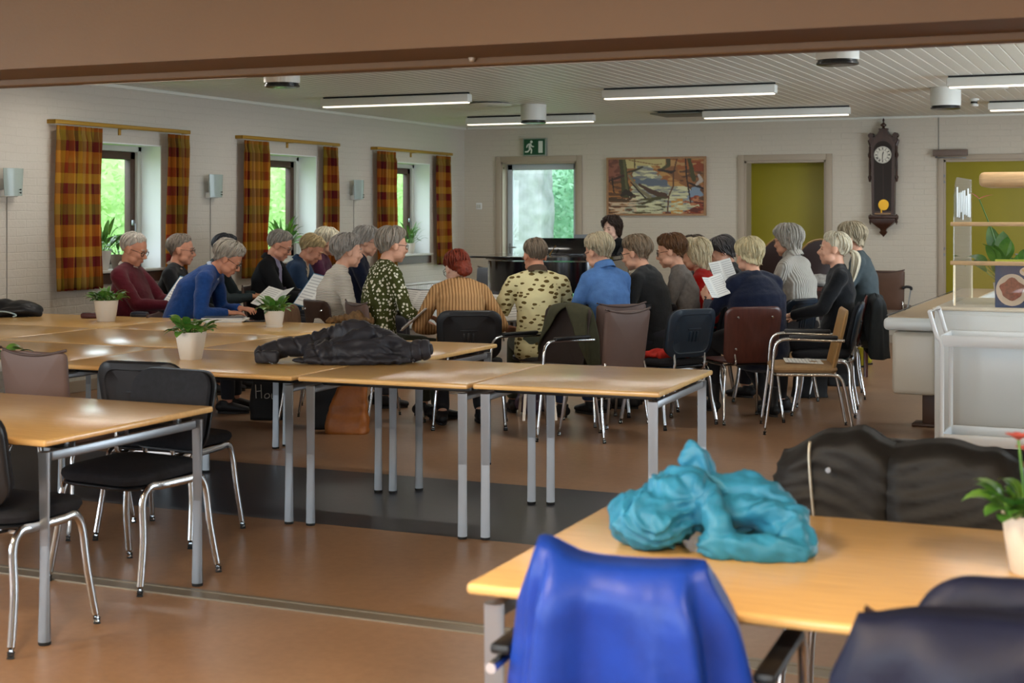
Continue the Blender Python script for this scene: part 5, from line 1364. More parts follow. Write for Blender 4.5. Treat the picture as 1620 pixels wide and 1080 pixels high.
person('woman with short brown grey hair in a black jumper, left of the grey cardigan', 1005, 11.25, -58, 1.325, lean=12, hunch=10, yaw=4, pitch=14, hair=('short_f', '#7d6c58', 0), skin='fair', top=K_CHAR, glasses=True)
person('woman with wavy brown hair and glasses in a grey cardigan', 1060, 11.55, -78, 1.33, lean=4, hunch=10, pitch=12, hair=('short_f', '#5f4128', .03), skin='fair', top=K_GREY, glasses=True, chair=(TAU, 'taupe chair of the woman in the grey cardigan'), hands=False)
person('woman with wavy white blonde hair in a bright red jumper', 1098, 12.15, -72, 1.28, lean=4, hunch=8, pitch=10, hair=('wavy_l', '#c4b594', .04), skin='fair', top=K_RED, chair=(ISO, 'black chair of the woman in the red jumper'), hands=False)
person('dark haired person of whom only the hair shows behind the white blonde woman', 1096, 13.7, -80, 1.285, lean=4, hunch=8, pitch=8, hair=('short_f', '#33291f', 0), skin='tan', top=K_BLACK, hands=False, chair=(TAU, 'taupe chair hidden behind the woman in red'))
person('woman with a dark grey bob in black, looking down, beyond the open music sheets', 1141, 13.0, -92, 1.29, lean=6, hunch=10, pitch=26, hair=('bob', '#3f3b3a', 0), skin='fair', top=K_BLACK, hands=False, chair=(TAU, 'taupe chair of the woman with the dark grey bob'))
sheet_at(1144, 430, 11.9, -38, 62, 'white music sheets held up in front of the woman with the dark grey bob', fold=6, w=.095, h=.2, roll=-28)
person('woman with short white blonde hair in a navy jumper seen from behind', 1184, 11.15, -24, 1.305, lean=4, hunch=10, yaw=6, pitch=10, bulk=1.5, hair=('bob', '#c2b48e', 0), skin='fair', top=K_NAVY, legs='#1c1c20', shoe='#121214', boots=True, feet=((-.14, .42), (.10, -.02)), wrists=((-.20, .32, .84), (.12, .28, .70)), hdir=(0, .6, .8), palm=(.9, .3, 0), voxel=.0065)
sheet_at(1128, 455, 10.95, -52, 60, 'white music booklet in the hand of the woman in the navy jumper', fold=22, w=.11, h=.17, roll=-14)
person('woman with shaggy grey hair in a pale grey ribbed jumper', 1245, 12.1, -52, 1.40, lean=4, hunch=8, pitch=6, bulk=1.2, hair=('bob_l', '#9a948a', .03), skin='fair', top=RIBGREY, glasses=True, collar=(RIBGREY, .072, .06), hands=False)
person('woman with a white blonde ponytail in a black cardigan, facing left', 1318, 11.35, -82, 1.345, lean=-4, hunch=8, yaw=-2, pitch=-2, hair=('tied', '#c6bda6', 0), tail='pony', skin='fair', top=K_BLACK, legs='#1a1a1e', wrists=((-.12, .30, .74), (.13, .26, .70)))
person('woman with a straight grey blonde bob in a grey sleeveless dress at the right end', 1345, 12.45, -74, 1.415, lean=6, hunch=8, pitch=8, hair=('bob', '#9d9078', 0), skin='fair', top=mat('slate_dress', '#3c464a', .9, var=.1, vscale=20), hands=False, legs='#3a4245')
# ---- the pianist
BENCH = thing('piano_bench', 'black piano bench behind the grand piano', 'bench')
q = MB(); q.box((0, 0, .50), (.62, .34, .08), bev=.02); q.build('cushion', BLACKFAB, BENCH)
for sx in (-1, 1):
    for sy in (-1, 1): q = MB(); q.cyl((sx * .26, sy * .13, 0), (sx * .26, sy * .13, .47), .016, .026, 10); q.build('leg', BLACKPL, BENCH)
pn = person('dark curly haired woman playing the grand piano at the back', 967, 16.8, -140, 1.455, lean=4, hunch=6, yaw=0, pitch=8, hair=('wavy_l', '#33241d', .14), skin='pale', top=K_BLACK, seat=.54, wrists=((-.20, .44, .76), (.20, .44, .76)), hands=False, fringe=46)
BENCH.location = (pn.location.x, pn.location.y, 0); BENCH.rotation_euler = pn.rotation_euler

# ================================================================== PLANTS
LEAFG = mat('plant_leaf', '#2f6a26', .4, var=.3, vscale=7, color2='#6f9a3c'); LEAFD = mat('plant_leaf_dark', '#1f4a20', .4, var=.3, vscale=7, color2='#3f7a35')
SOIL = mat('potting_soil', '#2a2019', .95); POTW = mat('white_ceramic', '#d6cfc4', .3); POTB = mat('brown_ceramic', '#6d5a4c', .4)
def leaf(m, base, dirv, ln, wd, droop, roll=0.0, mi=0, n=6, fold=.18):
    """a pointed leaf blade with a midrib fold, curving down along its length"""
    d = Vector(dirv).normalized(); side = d.cross(Vector((0, 0, 1)))
    if side.length < .1: side = Vector((1, 0, 0))
    side.normalize(); side = Matrix.Rotation(roll, 3, d) @ side
    p = Vector(base); rows = []
    for i in range(n + 1):
        t = i / n; w_ = wd * math.sin(PI * min(1, t * .92 + .06)) ** .8 * (1 - .25 * t) if i < n else .0008
        nrm = side.cross(d).normalized()
        rows.append([p - side * w_ + nrm * fold * w_, p, p + side * w_ + nrm * fold * w_])
        p = p + d * (ln / n); d = (d + Vector((0, 0, -droop / n))).normalized()
    m.rings(rows, mi, cap=False, closed_u=False)
def pot_mesh(kind, r, h):
    q = MB()
    if kind == 'square':
        rows = []
        for z, s in ((0, .66), (.004, .70), (h * .5, .86), (h - .004, 1.0), (h, 1.0), (h, .93), (h * .82, .88), (h * .82, .02)):
            rows.append([(x * s, y * s, z) for x, y in rrect(2 * r * .92, 2 * r * .92, r * .45, 5)])
        q.rings(rows)
    else: q.lathe([(0, 0), (r * .70, 0), (r * .74, h * .03), (r * .92, h * .6), (r, h), (r * .92, h), (r * .88, h * .85), (0, h * .84)], 28, cap=False)
    return q
def plant(label, loc, r, h, nleaf, ln, wd, seed, kind='round', upr=.7, spread=1.0, pot=None, mats=None, group='potted plants on the tables', stems=False, flower=None, rim=False):
    t = thing('potted_plant', label, 'plant', loc, 0, group)
    p_ = pot_mesh(kind, r, h).build('pot', pot or POTW, t)
    if rim:
        q = MB(); q.lathe([(r * .62, 0), (r * .80, 0), (r * .84, .012), (r * .66, .014)], 24, cap=False); q.build('foot_ring', pot or POTW, p_)
    q = MB(); q.lathe([(0, h * .845), (r * .85, h * .845), (r * .85, h * .80), (0, h * .80)], 18); q.build('soil', SOIL, t)
    rd = random.Random(seed); q = MB(); st = MB(); ns = 0
    for k in range(nleaf):
        a = 2.399 * k + rd.uniform(-.3, .3); el = rd.uniform(.15, 1.0); rr = rd.uniform(.1, .75) * r
        b = Vector((rr * math.cos(a), rr * math.sin(a), h * .84))
        d_ = Vector((math.cos(a) * (1.1 - el * upr) * spread, math.sin(a) * (1.1 - el * upr) * spread, .35 + el))
        L = ln * rd.uniform(.7, 1.15); sl = L * rd.uniform(.45, .9) * (1.3 if stems else 1)
        e = b + d_.normalized() * sl
        st.tube([b, b.lerp(e, .5) + Vector((0, 0, .01)), e], .0022, 5); ns += 1
        leaf(q, e, d_, L, wd * rd.uniform(.75, 1.15), rd.uniform(.9, 2.0), rd.uniform(-.5, .5), mi=rd.choice((0, 0, 1)))
    st.build('stems', LEAFG, t); f = q.build('foliage', mats or [LEAFG, LEAFD], t, angle=0)
    if flower:
        q = MB()
        for fx, fy, fz in flower: q.tube([(fx * .2, fy * .2, h * .84), (fx * .6, fy * .6, fz * .6), (fx, fy, fz)], .003, 6)
        q.build('flower_stem', LEAFG, t)
        q = MB()
        for fx, fy, fz in flower:
            for k in range(7): leaf(q, (fx, fy, fz), (math.cos(k * .9), math.sin(k * .9), .6), .035, .014, .4)
        q.build('blossom', mat('pink_blossom', '#c4605a', .6), t, angle=0)
    return t
p = at_z(168, 508, TZ); plant('broad leaved plant in a white tapered pot in front of the maroon jumper', p, .088, .155, 60, .085, .020, 1, upr=.5)
p = at_z(302, 568, TZ); plant('large leaved plant in a fluted white pot on the middle of the joined tables', p, .076, .150, 34, .085, .030, 2, 'square', upr=.5)
p = at_z(434, 517, TZ); plant('small leafy plant in a round white pot with foot ring beside the phone', p, .072, .115, 42, .085, .026, 3, upr=.5, rim=True)
p = at_z(1634, 905, TZ); plant('leafy plant with pink blossom in a white pot at the right picture edge', p, .066, .13, 46, .075, .028, 4, upr=.5, flower=[(-.03, 0, .29), (-.01, .02, .26)])
p = W(-10, 7.4, TZ); plant('leafy plant at the left picture edge of which two leaf tips show', p, .07, .06, 26, .09, .026, 9, upr=.2, spread=1.3)
GW = 'potted plants on the window sills'
ZS = WZ[0] + .024
plant('tall bushy plant in a white pot on the first window sill', (XW - .11, 10.40, ZS), .10, .17, 44, .15, .028, 5, upr=1.0, group=GW, stems=True, spread=.8)
plant('low plant in a brown pot on the first window sill, next to the white pot', (XW - .10, 10.66, ZS), .085, .13, 18, .12, .02, 6, upr=1.0, pot=POTB, group=GW)
plant('drooping long leaved plant on the middle window sill', (XW - .11, 13.38, ZS), .08, .13, 46, .17, .024, 7, upr=1.1, group=GW, stems=True)
plant('spiky leaved plant in a white pot on the window sill nearest the corner', (XW - .10, 16.22, ZS), .075, .13, 46, .15, .016, 8, upr=.9, group=GW, stems=True)
q = MB(); q.lathe([(0, 0), (.07, 0), (.085, .012), (.075, .012), (0, .006)], 20); o = tag(q.build('saucer', POTW), 'white saucer on the first window sill left of the white pot', 'saucer'); o.location = (XW - .06, 10.13, ZS)

# ================================================================== COATS
def sheen_cloth(name, c, rough=.5, spec=.4, var=.15, bump=.15): return mat(name, c, rough, spec=spec, var=var, vscale=12, bump=bump, bscale=40)
def drape(name, label, cat, loc, rz, m, ztop, zbot, wt, wb, dep, yoff=-.25, opening=0.0, folds=7, amp=.02, seed=0, sag=.02, peaks=None, NU=110, NV=34, lean=.10, kids=None, quilt=0.0):
    """a garment hung over a chair back: closed at the top ridge, hanging down on both sides in folds"""
    rows = []; z_seed = seed
    for j in range(NV + 1):
        v = j / NV; row = []
        w = wt + (wb - wt) * v ** .8; d = dep * min(1, (v / .10)) ** .5 * (1 + .5 * v) + .004
        o = opening * max(0, v - .06)
        for i in range(NU + 1):
            u = i / NU
            a0 = math.asin(min(.98, o / w)) if opening else 0.0
            a = PI / 2 + a0 + u * (2 * PI - 2 * a0)
            ca, sa = math.cos(a), math.sin(a); k = .72
            x = w * math.copysign(abs(ca) ** k, ca); y = d * math.copysign(abs(sa) ** k, sa)
            s1, s2 = math.sin(folds * a + seed + 1.2 * v), math.sin((folds * 1.7) * a + 2 * seed - v)
            fo = amp * v ** .35 * (math.copysign(abs(s1) ** .65, s1) * .8 + .5 * s2 + .9) + .012 * noise.noise(Vector((x * 5 + seed, y * 5, v * 3)))
            fo += quilt * (1.2 - abs(math.sin((v * 1.7 + 1.6 * abs(x + .05) + .1 * math.sin(9 * x)) * 15)) ** .5) + (quilt > 0) * .014 * (.3 - abs(noise.noise(Vector((x * 7 + z_seed, v * 4, 1.3)))))
            f_ = min(1, v * 6)
            x += ca * fo * f_ * .8; y += sa * fo * f_
            zt = ztop - sag * (x / wt) ** 2
            if peaks:
                for px_, pw, phh in peaks: zt += phh * math.exp(-((x - px_) / pw) ** 2)
            z = zt + (zbot - zt) * v + .01 * v * noise.noise(Vector((a * 2, seed, 0)))
            row.append((x, y + yoff + lean * (zt - z) / max(.1, ztop - zbot) * (ztop - zbot), z))
        rows.append(row)
    q = MB(); q.rings(rows, cap=False, closed_u=False); bmesh.ops.remove_doubles(q.bm, verts=q.bm.verts, dist=.0004)
    o = q.build(name, m, angle=0); o.location = loc; o.rotation_euler = (0, 0, rz)
    o.modifiers.new('thickness', 'SOLIDIFY').thickness = .006
    return tag(o, label, cat)
BLUEJ = sheen_cloth('blue_softshell', '#153a98', .45); NAVYJ = sheen_cloth('navy_softshell', '#121830', .55); BLACKJ = sheen_cloth('black_quilted', '#151413', .6); OLIVEJ = mat('olive_wool', '#3a3a28', .95, var=.12, vscale=30, bump=.3, bscale=200); DCOAT = mat('dark_wool_coat', '#262a2c', .95, var=.15, vscale=20)
# chairs of the front right table with their jackets
bx, by = 0, 0
p = at_z(960, 1000, .84); d0 = 2.80; x_, y_ = ph(1034, 3.02)
c1 = arm_chair('chrome armchair under the bright blue jacket at the front right table', G_ARM, DPL, DPL, .33); c1.location = (x_, y_, 0); c1.rotation_euler = (0, 0, R(3))
c1.scale = (1, 1, .965)
drape('blue_jacket', 'bright blue jacket hung over a chair back at the front right table', 'jacket', c1.location.copy(), R(3), BLUEJ, .872, .22, .165, .235, .095, lean=.25, folds=6, amp=.050, seed=1.2, sag=.0, peaks=[(-.15, .05, .026), (0, .10, -.004), (.14, .05, .004)], yoff=-.235)
x_, y_ = ph(1575, 2.68)
c2 = put(TAU, x_, y_, R(4), 'taupe chair under the navy jacket at the right picture edge')
c2.scale = (1, 1, .95)
nj = drape('navy_jacket', 'dark navy jacket hung over a chair at the lower right edge', 'jacket', c2.location.copy(), R(4), NAVYJ, .868, .22, .215, .29, .075, lean=.12, folds=5, amp=.030, seed=3.4, sag=.015, peaks=[(-.20, .06, -.01)], yoff=-.27)
q = MB(); q.loft(bez([(-.10, -.17, .785), (-.05, -.15, .835), (.03, -.14, .84), (.13, -.14, .835), (.22, -.16, .785)], 5), [(.055, .045)] * 21, 14)
me = remesh(q, .012, 4); disp(me, lambda c, n_: .008 * nz(c, 14, 2)); link('hood', me, NAVYJ, nj, angle=0)
x_, y_ = ph(1392, 4.16)
c3 = put(ISO, x_, y_, R(180), 'chair under the black quilted jacket on the far side of the front right table')
bj = drape('black_quilted_jacket', 'black quilted jacket with silver zip spread over a chair behind the front right table', 'jacket', c3.location.copy(), R(180 - YAW * .2), BLACKJ, .865, .45, .345, .40, .085, folds=4, amp=.020, seed=5.1, sag=.045, peaks=[(.20, .06, .025), (.10, .05, .03), (0, .05, -.02), (-.17, .07, .015), (-.29, .04, .02), (.33, .05, -.02)], yoff=-.20, quilt=.013, lean=.0)
q = MB(); q.tube(bez([(.235, -.105, .845), (.235, -.095, .80), (.225, -.085, .70), (.215, -.08, .62)], 5), .0045, 6); z_ = q.build('zip', mat('zip_metal', '#a8a294', .35, .8), bj)
q = MB(); q.cyl((.17, -.075, .77), (.17, -.068, .77), .008, n=10); q.build('snap_button', BRASSM if 'BRASSM' in globals() else STEEL, bj)
# olive coat on the chrome armchair, dark coat on the plywood chair
ca = CH['coat']; drape('olive_coat', 'olive green wool coat hung over the dark chrome armchair', 'coat', ca.location.copy(), ca.rotation_euler.z, OLIVEJ, .895, .42, .20, .27, .055, folds=5, amp=.022, seed=2.2, sag=.03, opening=.30, yoff=-.275)
cv = CH['vest']; dk = drape('dark_coat', 'dark coat with sleeves hung over the brown plywood chair at the right end', 'coat', cv.location.copy(), cv.rotation_euler.z, DCOAT, .86, .33, .20, .24, .06, folds=5, amp=.022, seed=4.6, sag=.03, opening=.25, yoff=-.32, lean=.02)
q = MB(); q.loft(bez([(.20, -.36, .80), (.23, -.38, .62), (.22, -.38, .45), (.20, -.37, .36)], 4), [(.055, .045)] * 13, 12); me = remesh(q, .014, 3); disp(me, lambda c, n_: .010 * nz(c, 12, 1)); link('sleeve', me, DCOAT, dk, angle=0)

def heap(name, label, cat, loc, rz, m, parts, voxel, fn, it=5):
    q = MB()
    for kind, *a in parts:
        if kind == 't': pts = bez(a[0], 6); r_ = a[1]; rr = r_ if not isinstance(r_, tuple) else None
        if kind == 't':
            n_ = len(pts); q.loft(pts, [((r_[0] + (r_[1] - r_[0]) * i / (n_ - 1)),) * 2 if isinstance(r_, tuple) else (r_, r_) for i in range(n_)], 14)
        elif kind == 'e': q.ell(a[0], a[1], 18, 12, rot=a[2] if len(a) > 2 else None)
        elif kind == 'b': q.box(a[0], a[1], rot=a[2] if len(a) > 2 else None, bev=.012)
    me = remesh(q, voxel, it)
    disp(me, fn)
    n_ = len(me.vertices); co = np.empty(n_ * 3); me.vertices.foreach_get('co', co); co = co.reshape(-1, 3); co[:, 2] = np.maximum(co[:, 2], .001); me.vertices.foreach_set('co', co.ravel())
    o = link(name, me, m, angle=0); o.location = loc; o.rotation_euler = (0, 0, rz)
    return tag(o, label, cat)
TEAL = mat('teal_nylon', '#2b7a9e', .5, spec=.4, var=.2, vscale=9, bump=.15, bscale=60)
def ridged(c, s, seed): return .30 - abs(nz((c.x + .35 * nz(c, 6, 7), c.y, c.z + .2 * nz(c, 5, 3)), s, seed))
def teal_fn(c, n_):
    k = max(0, min(1, (.01 - c.x) * 14)) * max(0, min(1, (.19 - c.z) * 12))
    g = (.35 - abs(math.sin((c.x * 1.0 + c.z * .75 + .16 * noise.noise(c * 7)) * 58))) * .012 * k
    return g + .030 * ridged(c, 7, 3) * (1 - .5 * k) + .014 * ridged(c, 17, 1) + .006 * nz(c, 34, 1)
p = at_z(1100, 872, TZ)
heap('teal_jacket', 'bundled teal puffer jacket lying on the front right table', 'jacket', (p.x, p.y + .05, TZ), R(YAW), TEAL, [
    ('e', (-.115, .02, .062), (.105, .12, .070)), ('e', (-.06, .04, .085), (.095, .10, .080)), ('t', [(-.06, .06, .15), (-.005, -.01, .145), (.02, -.08, .09), (.035, -.11, .03)], .026),
    ('t', [(.01, .05, .09), (.08, .05, .118), (.155, .01, .100), (.205, -.06, .055), (.205, -.10, .02)], (.058, .040)), ('t', [(.03, .0, .085), (.11, -.03, .092), (.17, -.06, .07)], .036),
    ('t', [(.0, -.10, .026), (.08, -.13, .028), (.16, -.14, .022), (.20, -.13, .02)], .026), ('e', (.09, .06, .05), (.12, .07, .05)), ('t', [(-.01, .06, .12), (.012, .07, .175), (-.005, .07, .205), (-.03, .065, .195)], (.040, .022))], .005, teal_fn, 4)
QUILT = mat('dark_quilted_nylon', '#2b2b31', .5, spec=.35, var=.15, vscale=8, bump=.12, bscale=60)
def quilt_fn(c, n_):
    s = .0
    if c.x < -.02: s = -.010 * max(0, 1 - abs(math.sin((c.x * .85 + c.z * .6) * 38)) * 3.2)
    elif c.x > .31: s = -.010 * max(0, 1 - abs(math.sin((c.x + .1 * c.z) * 62)) * 3)
    return s + (.030 * ridged((c + Vector((0, 0, c.x * .3))), 7, 2) + .014 * ridged(c, 16, 5)) * (1 if -.2 < c.x < .30 else .25)
p = at_z(548, 573, TZ)
heap('dark_quilted_coat', 'dark quilted coat lying crumpled across the joined tables', 'coat', (p.x, p.y, TZ), R(YAW), QUILT, [
    ('t', [(-.44, -.02, .045), (-.34, .03, .075), (-.22, .07, .085), (-.08, .11, .12), (.03, .13, .15)], (.052, .062)), ('e', (.02, .02, .060), (.27, .16, .070)), ('t', [(-.05, .10, .14), (.05, .08, .165), (.14, .06, .14), (.24, .02, .11)], (.055, .045)),
    ('t', [(-.18, -.10, .04), (0, -.03, .12), (.12, .02, .15)], .035), ('t', [(-.10, -.12, .05), (.06, -.08, .09), (.22, -.03, .11), (.30, .0, .09)], .032), ('e', (.05, -.10, .022), (.33, .075, .026)), ('b', (-.405, -.10, .038), (.125, .05, .066), (0, 0, R(-4))),
    ('t', [(.30, -.01, .05), (.36, .01, .058), (.41, .03, .065)], .058)], .007, quilt_fn, 4)
SCARF = mat('tan_scarf_wool', '#6d5335', .95, var=.35, vscale=30, bump=.5, bscale=140)
p = at_z(558, 511, TZ)
heap('tan_scarf', 'tan and brown scarf crumpled on the far corner of the rear table', 'scarf', (p.x, p.y - .02, TZ), R(YAW), SCARF, [('t', [(-.17, 0, .015), (-.10, -.02, .03), (-.03, .0, .035), (.03, .02, .05)], .022), ('t', [(-.13, .03, .02), (-.02, .04, .04), (.06, .0, .06), (.13, -.04, .03)], .028), ('e', (.06, 0, .045), (.085, .07, .048)), ('t', [(.0, -.05, .02), (.08, -.06, .03), (.15, -.06, .02)], .022)], .006, lambda c, n_: .008 * nz(c, 26, 2) + .005 * math.sin(c.x * 150 + c.y * 60), 3)
p = at_z(12, 501, TZ)
heap('black_hat', 'black bundled rain jacket with pale edging on the far left table', 'jacket', (p.x + .03, p.y + .06, TZ), R(YAW), sheen_cloth('black_rainwear', '#17171a', .45), [('e', (.0, .02, .05), (.20, .12, .075)), ('e', (-.1, .02, .07), (.13, .10, .065)), ('t', [(-.12, -.10, .02), (.0, -.10, .05), (.12, -.06, .05), (.18, 0, .02)], .03)], .008, lambda c, n_: .009 * nz(c, 15, 2), 4)
o = bpy.data.objects['black_hat']; o.name = 'rain_jacket'
q = MB(); q.tube(bez([(-.15, -.13, .012), (-.10, -.145, .045), (-.03, -.14, .045), (.04, -.12, .02), (.02, -.135, .006)], 5), .006, 6); q.build('edging', mat('pale_piping', '#9fb3b8', .6), o)

# ================================================================== SMALL THINGS ON THE TABLES
def obj_at(px, py, z): return at_z(px, py, z)
p = at_z(221, 501, TZ)
t = thing('glasses_case', 'dark blue spectacle case on the table in front of the maroon jumper', 'case', p, R(YAW - 15))
q = MB(); q.rings([[(x * s, y * s, z) for x, y in rrect(.15, .065, .028, 5)] for z, s in ((0, .9), (.006, 1), (.019, 1.0))]); q.build('case_base', mat('case_navy', '#1f2638', .35), t)
q = MB(); q.rings([[(x * s, y * s, z) for x, y in rrect(.15, .065, .028, 5)] for z, s in ((.020, 1.0), (.030, .97), (.038, .8), (.041, .3))]); q.build('case_lid', mat('case_navy', '#1f2638', .35), t)
p = at_z(146, 503, TZ)
t = thing('purse', 'small maroon purse beside the pot of the rear left plant', 'purse', p, R(YAW))
q = MB(); q.box((0, 0, .02), (.16, .09, .04), bev=.014); q.build('pouch', mat('maroon_leather', '#4a1c1c', .5), t)
q = MB(); q.tube([(-.07, -.02, .042), (.07, -.02, .042)], .003, 6); q.build('zip', STEEL, t)
p = at_z(350, 509, TZ)
for k, (dx, lab) in enumerate(((0, 'grey backed booklet at the bottom of the pile by the royal blue jumper'), (.012, 'white booklet in the middle of the pile by the royal blue jumper'), (-.01, 'photo covered booklet on top of the pile by the royal blue jumper'))):
    t = thing('booklet', lab, 'booklet', (p.x + dx, p.y + .05, TZ + k * .011), R(YAW + 3 * k - 4), 'pile of booklets')
    q = MB(); q.box((0, 0, .005), (.30, .21, .007)); q.build('page_block', PAPER, t, smooth=False)
    q = MB(); q.box((0, 0, .0095), (.302, .212, .0015)); q.box((0, 0, .0008), (.302, .212, .0015)); q.box((-.151, 0, .005), (.0015, .212, .0100)); q.build('booklet_cover', [mat('cover_grey', '#7d8286', .4), PAPER, mat('cover_slate', '#474e55', .3)][k], t, smooth=False)
p = at_z(401, 509, TZ)
t = thing('phone', 'dark mobile phone lying beside the pile of booklets', 'phone', (p.x, p.y + .02, TZ), R(YAW + 4))
q = MB(); q.rings([[(x * s, y * s, z) for x, y in rrect(.15, .075, .012, 4)] for z, s in ((0, .97), (.002, 1), (.007, 1), (.009, .97))]); q.build('phone_body', BLACKPL, t)
q = MB(); q.box((0, 0, .0094), (.142, .067, .0008)); q.build('screen', mat('dark_glass', '#2a3038', .08), t)
# sheet music on seats and laps
o = sheet_at(1262, 566, 10.3, -83, 2, 'white sheet music lying on the seat of the oak backed armchair', w=.15, h=.26, fold=1); o.location.z = .482; o.location.x, o.location.y = CH['wood'].location.x - .02, CH['wood'].location.y + .0
sheet_at(656, 506, 10.6, 88, 42, 'open booklet on the lap of the woman in the flowered blouse', fold=8, w=.12, h=.24)
sheet_at(796, 487, 11.2, -4, 38, 'spiral bound music on the lap of the man in the pale yellow shirt', fold=6, w=.19)
t = heap('red_cloth', 'bright red cloth lying on the seat of the empty navy chair', 'cloth', (CH['empty'].location.x, CH['empty'].location.y, .482), CH['empty'].rotation_euler.z, mat('red_patterned_cloth', '#b3261a', .8, var=.4, vscale=22), [('e', (0, 0, .02), (.19, .19, .028)), ('t', [(-.17, -.1, .03), (0, -.13, .05), (.17, -.1, .03)], .03), ('t', [(-.2, .05, .02), (-.05, .0, .04), (.15, .12, .02)], .03)], .01, lambda c, n_: .010 * nz(c, 16, 2), 3)

# ================================================================== BAGS ON THE FLOOR
BAGB = mat('black_bag_cloth', '#141416', .7, bump=.1, bscale=60); TAN = mat('tan_leather', '#a2602a', .42, var=.25, vscale=7, bump=.2, bscale=50)
def tote(label, px, py, w, h, dp, rz, m, handle=True, slump=.0, seed=1):
    p = at_z(px, py, 0); t = thing('tote_bag', label, 'bag', (p.x, p.y + dp / 2, 0), rz)
    q = MB(); rows = []
    for k in range(9):
        v = k / 8; ww = w * (1 - (.12 + .28 * (slump > 0)) * v) ; dd = dp * (1 - .55 * v)
        rows.append([(x + slump * v * v * .5, y + slump * v * .2, h * v * (1 - .2 * slump)) for x, y in rrect(ww, dd, min(ww, dd) * .35, 5)])
    for v, s in ((1.0, .88), (.9, .82)): rows.append([(x * s + slump * v * v * .5, y * s + slump * v * .2, h * v * (1 - .2 * slump)) for x, y in rrect(w * (.88 - .28 * (slump > 0)), dp * .45, dp * .14, 5)])
    q.rings(rows); bmesh.ops.subdivide_edges(q.bm, edges=q.bm.edges[:], cuts=1, use_grid_fill=True)
    me = bpy.data.meshes.new('bag_body'); bmesh.ops.recalc_face_normals(q.bm, faces=q.bm.faces); q.bm.to_mesh(me); q.bm.free()
    sm = 2.0 if slump else 1.0
    disp(me, lambda c, n_: (.014 * nz(c, 7, seed) + .008 * nz(c, 17, seed) + .012 * (.25 - abs(nz(c, 9, seed + 2)))) * sm if c.z > .01 else 0)
    link('bag_body', me, m, t, angle=0)
    if handle:
        for s in (-1, 1):
            q = MB(); q.tube(bez([(-w * .22 + slump * .5, s * dp * .2, h * .93), (-w * .18 + slump * .55, s * dp * .22, h + .09), (w * .0 + slump * .6, s * dp * .2, h + .13), (w * .18 + slump * .55, s * dp * .22, h + .09), (w * .22 + slump * .5, s * dp * .2, h * .93)], 5), .009, 6, flat=.5); q.build('handle', m, t)
    return t
t = tote('black tote bag with white handwritten lettering under the rear tables', 418, 664, .27, .34, .13, R(YAW), BAGB)
q = MB()
for pts in ([(-.085, .10), (-.09, .20)], [(-.045, .10), (-.05, .20)], [(-.09, .15), (-.045, .155)], [(-.005, .135), (-.02, .125), (-.022, .105), (-.005, .10), (.012, .11), (.01, .13), (-.005, .135)], [(.03, .135), (.03, .10), (.045, .10), (.055, .135), (.06, .10)]):
    q.tube(bez([(x, -.068 + .015 * (z / .34), z + .06) for x, z in pts], 3), .0035, 5)
q.build('lettering', mat('lettering_white', '#b9b5ac', .7), t)
tote('dark shopping bag standing left of the tan leather bag', 508, 679, .24, .34, .14, R(YAW + 8), BAGB, seed=3)
tote('slumped tan leather shoulder bag standing on the floor under the tables', 540, 687, .30, .36, .16, R(YAW - 6), TAN, slump=.06, seed=5)
tote('black handbag on the floor right of the tall boots', 1278, 629, .30, .20, .15, R(YAW + 4), BAGB, seed=7)
t = tote('tall black shopping bag with white label strips under the plywood chair', 1330, 611, .30, .34, .14, R(YAW), BAGB, seed=8)
q = MB()
for x in (-.11, .10): q.box((x, -.066, .30), (.07, .02, .05), bev=.003)
q.build('label_strip', mat('label_white', '#b8b4a8', .7), t)
PURP = mat('purple_plastic_film', '#5a4a5c', .3, var=.3, vscale=14, spec=.6)
p = at_z(832, 656, 0)
heap('plastic_bag', 'crumpled purple plastic bag on the floor under the square table', 'bag', (p.x, p.y + .1, 0), R(YAW), PURP, [('e', (0, 0, .09), (.12, .10, .10)), ('t', [(-.05, 0, .14), (.02, .0, .20), (.07, .02, .17)], .03)], .009, lambda c, n_: .018 * nz(c, 15, 2) + .006 * nz(c, 34, 2), 2)
for k, (px, py) in enumerate(((1360, 580), (1369, 576))):
    p = at_z(px, py, 0)
    t = thing('rubber_boot', ('yellow rubber boot standing behind the tall black shopping bag', 'yellow rubber boot next to the chair leg at the right end')[k], 'boot', (p.x, p.y, 0), R(60), 'yellow rubber boots')
    q = MB(); q.loft([(0, -.04, .03), (0, .05, .035), (0, .17, .03)], [(.038, .03), (.045, .034), (.034, .024)], 12, up=(0, 0, 1)); q.loft([(0, -.03, .03), (0, -.03, .14), (0, -.03, .20)], [(.04, .05), (.045, .05), (.05, .055)], 12, up=(0, 1, 0), round_caps=False); me = remesh(q, .009, 2); link('boot_shaft', me, mat('yellow_rubber', '#a39a2a', .4), t, angle=0)
    q = MB(); q.box((0, .06, .008), (.08, .25, .016), bev=.006); q.build('sole', RUBBER, t)
p = at_z(705, 622, 0)
for k in range(3):
    q = MB(); q.box((0, 0, .004 + k * .011), (.21, .297, .009)); o = q.build('paper_stack', PAPER, smooth=False); o.location = (p.x + .01 * k, p.y + .1, 0); o.rotation_euler = (0, 0, R(YAW + 6 * k))
    tag(o, ('white paper booklet at the bottom of the pile on the floor', 'white paper booklet in the middle of the pile on the floor', 'white paper booklet on top of the pile on the floor')[k], 'booklet', 'booklets on the floor')

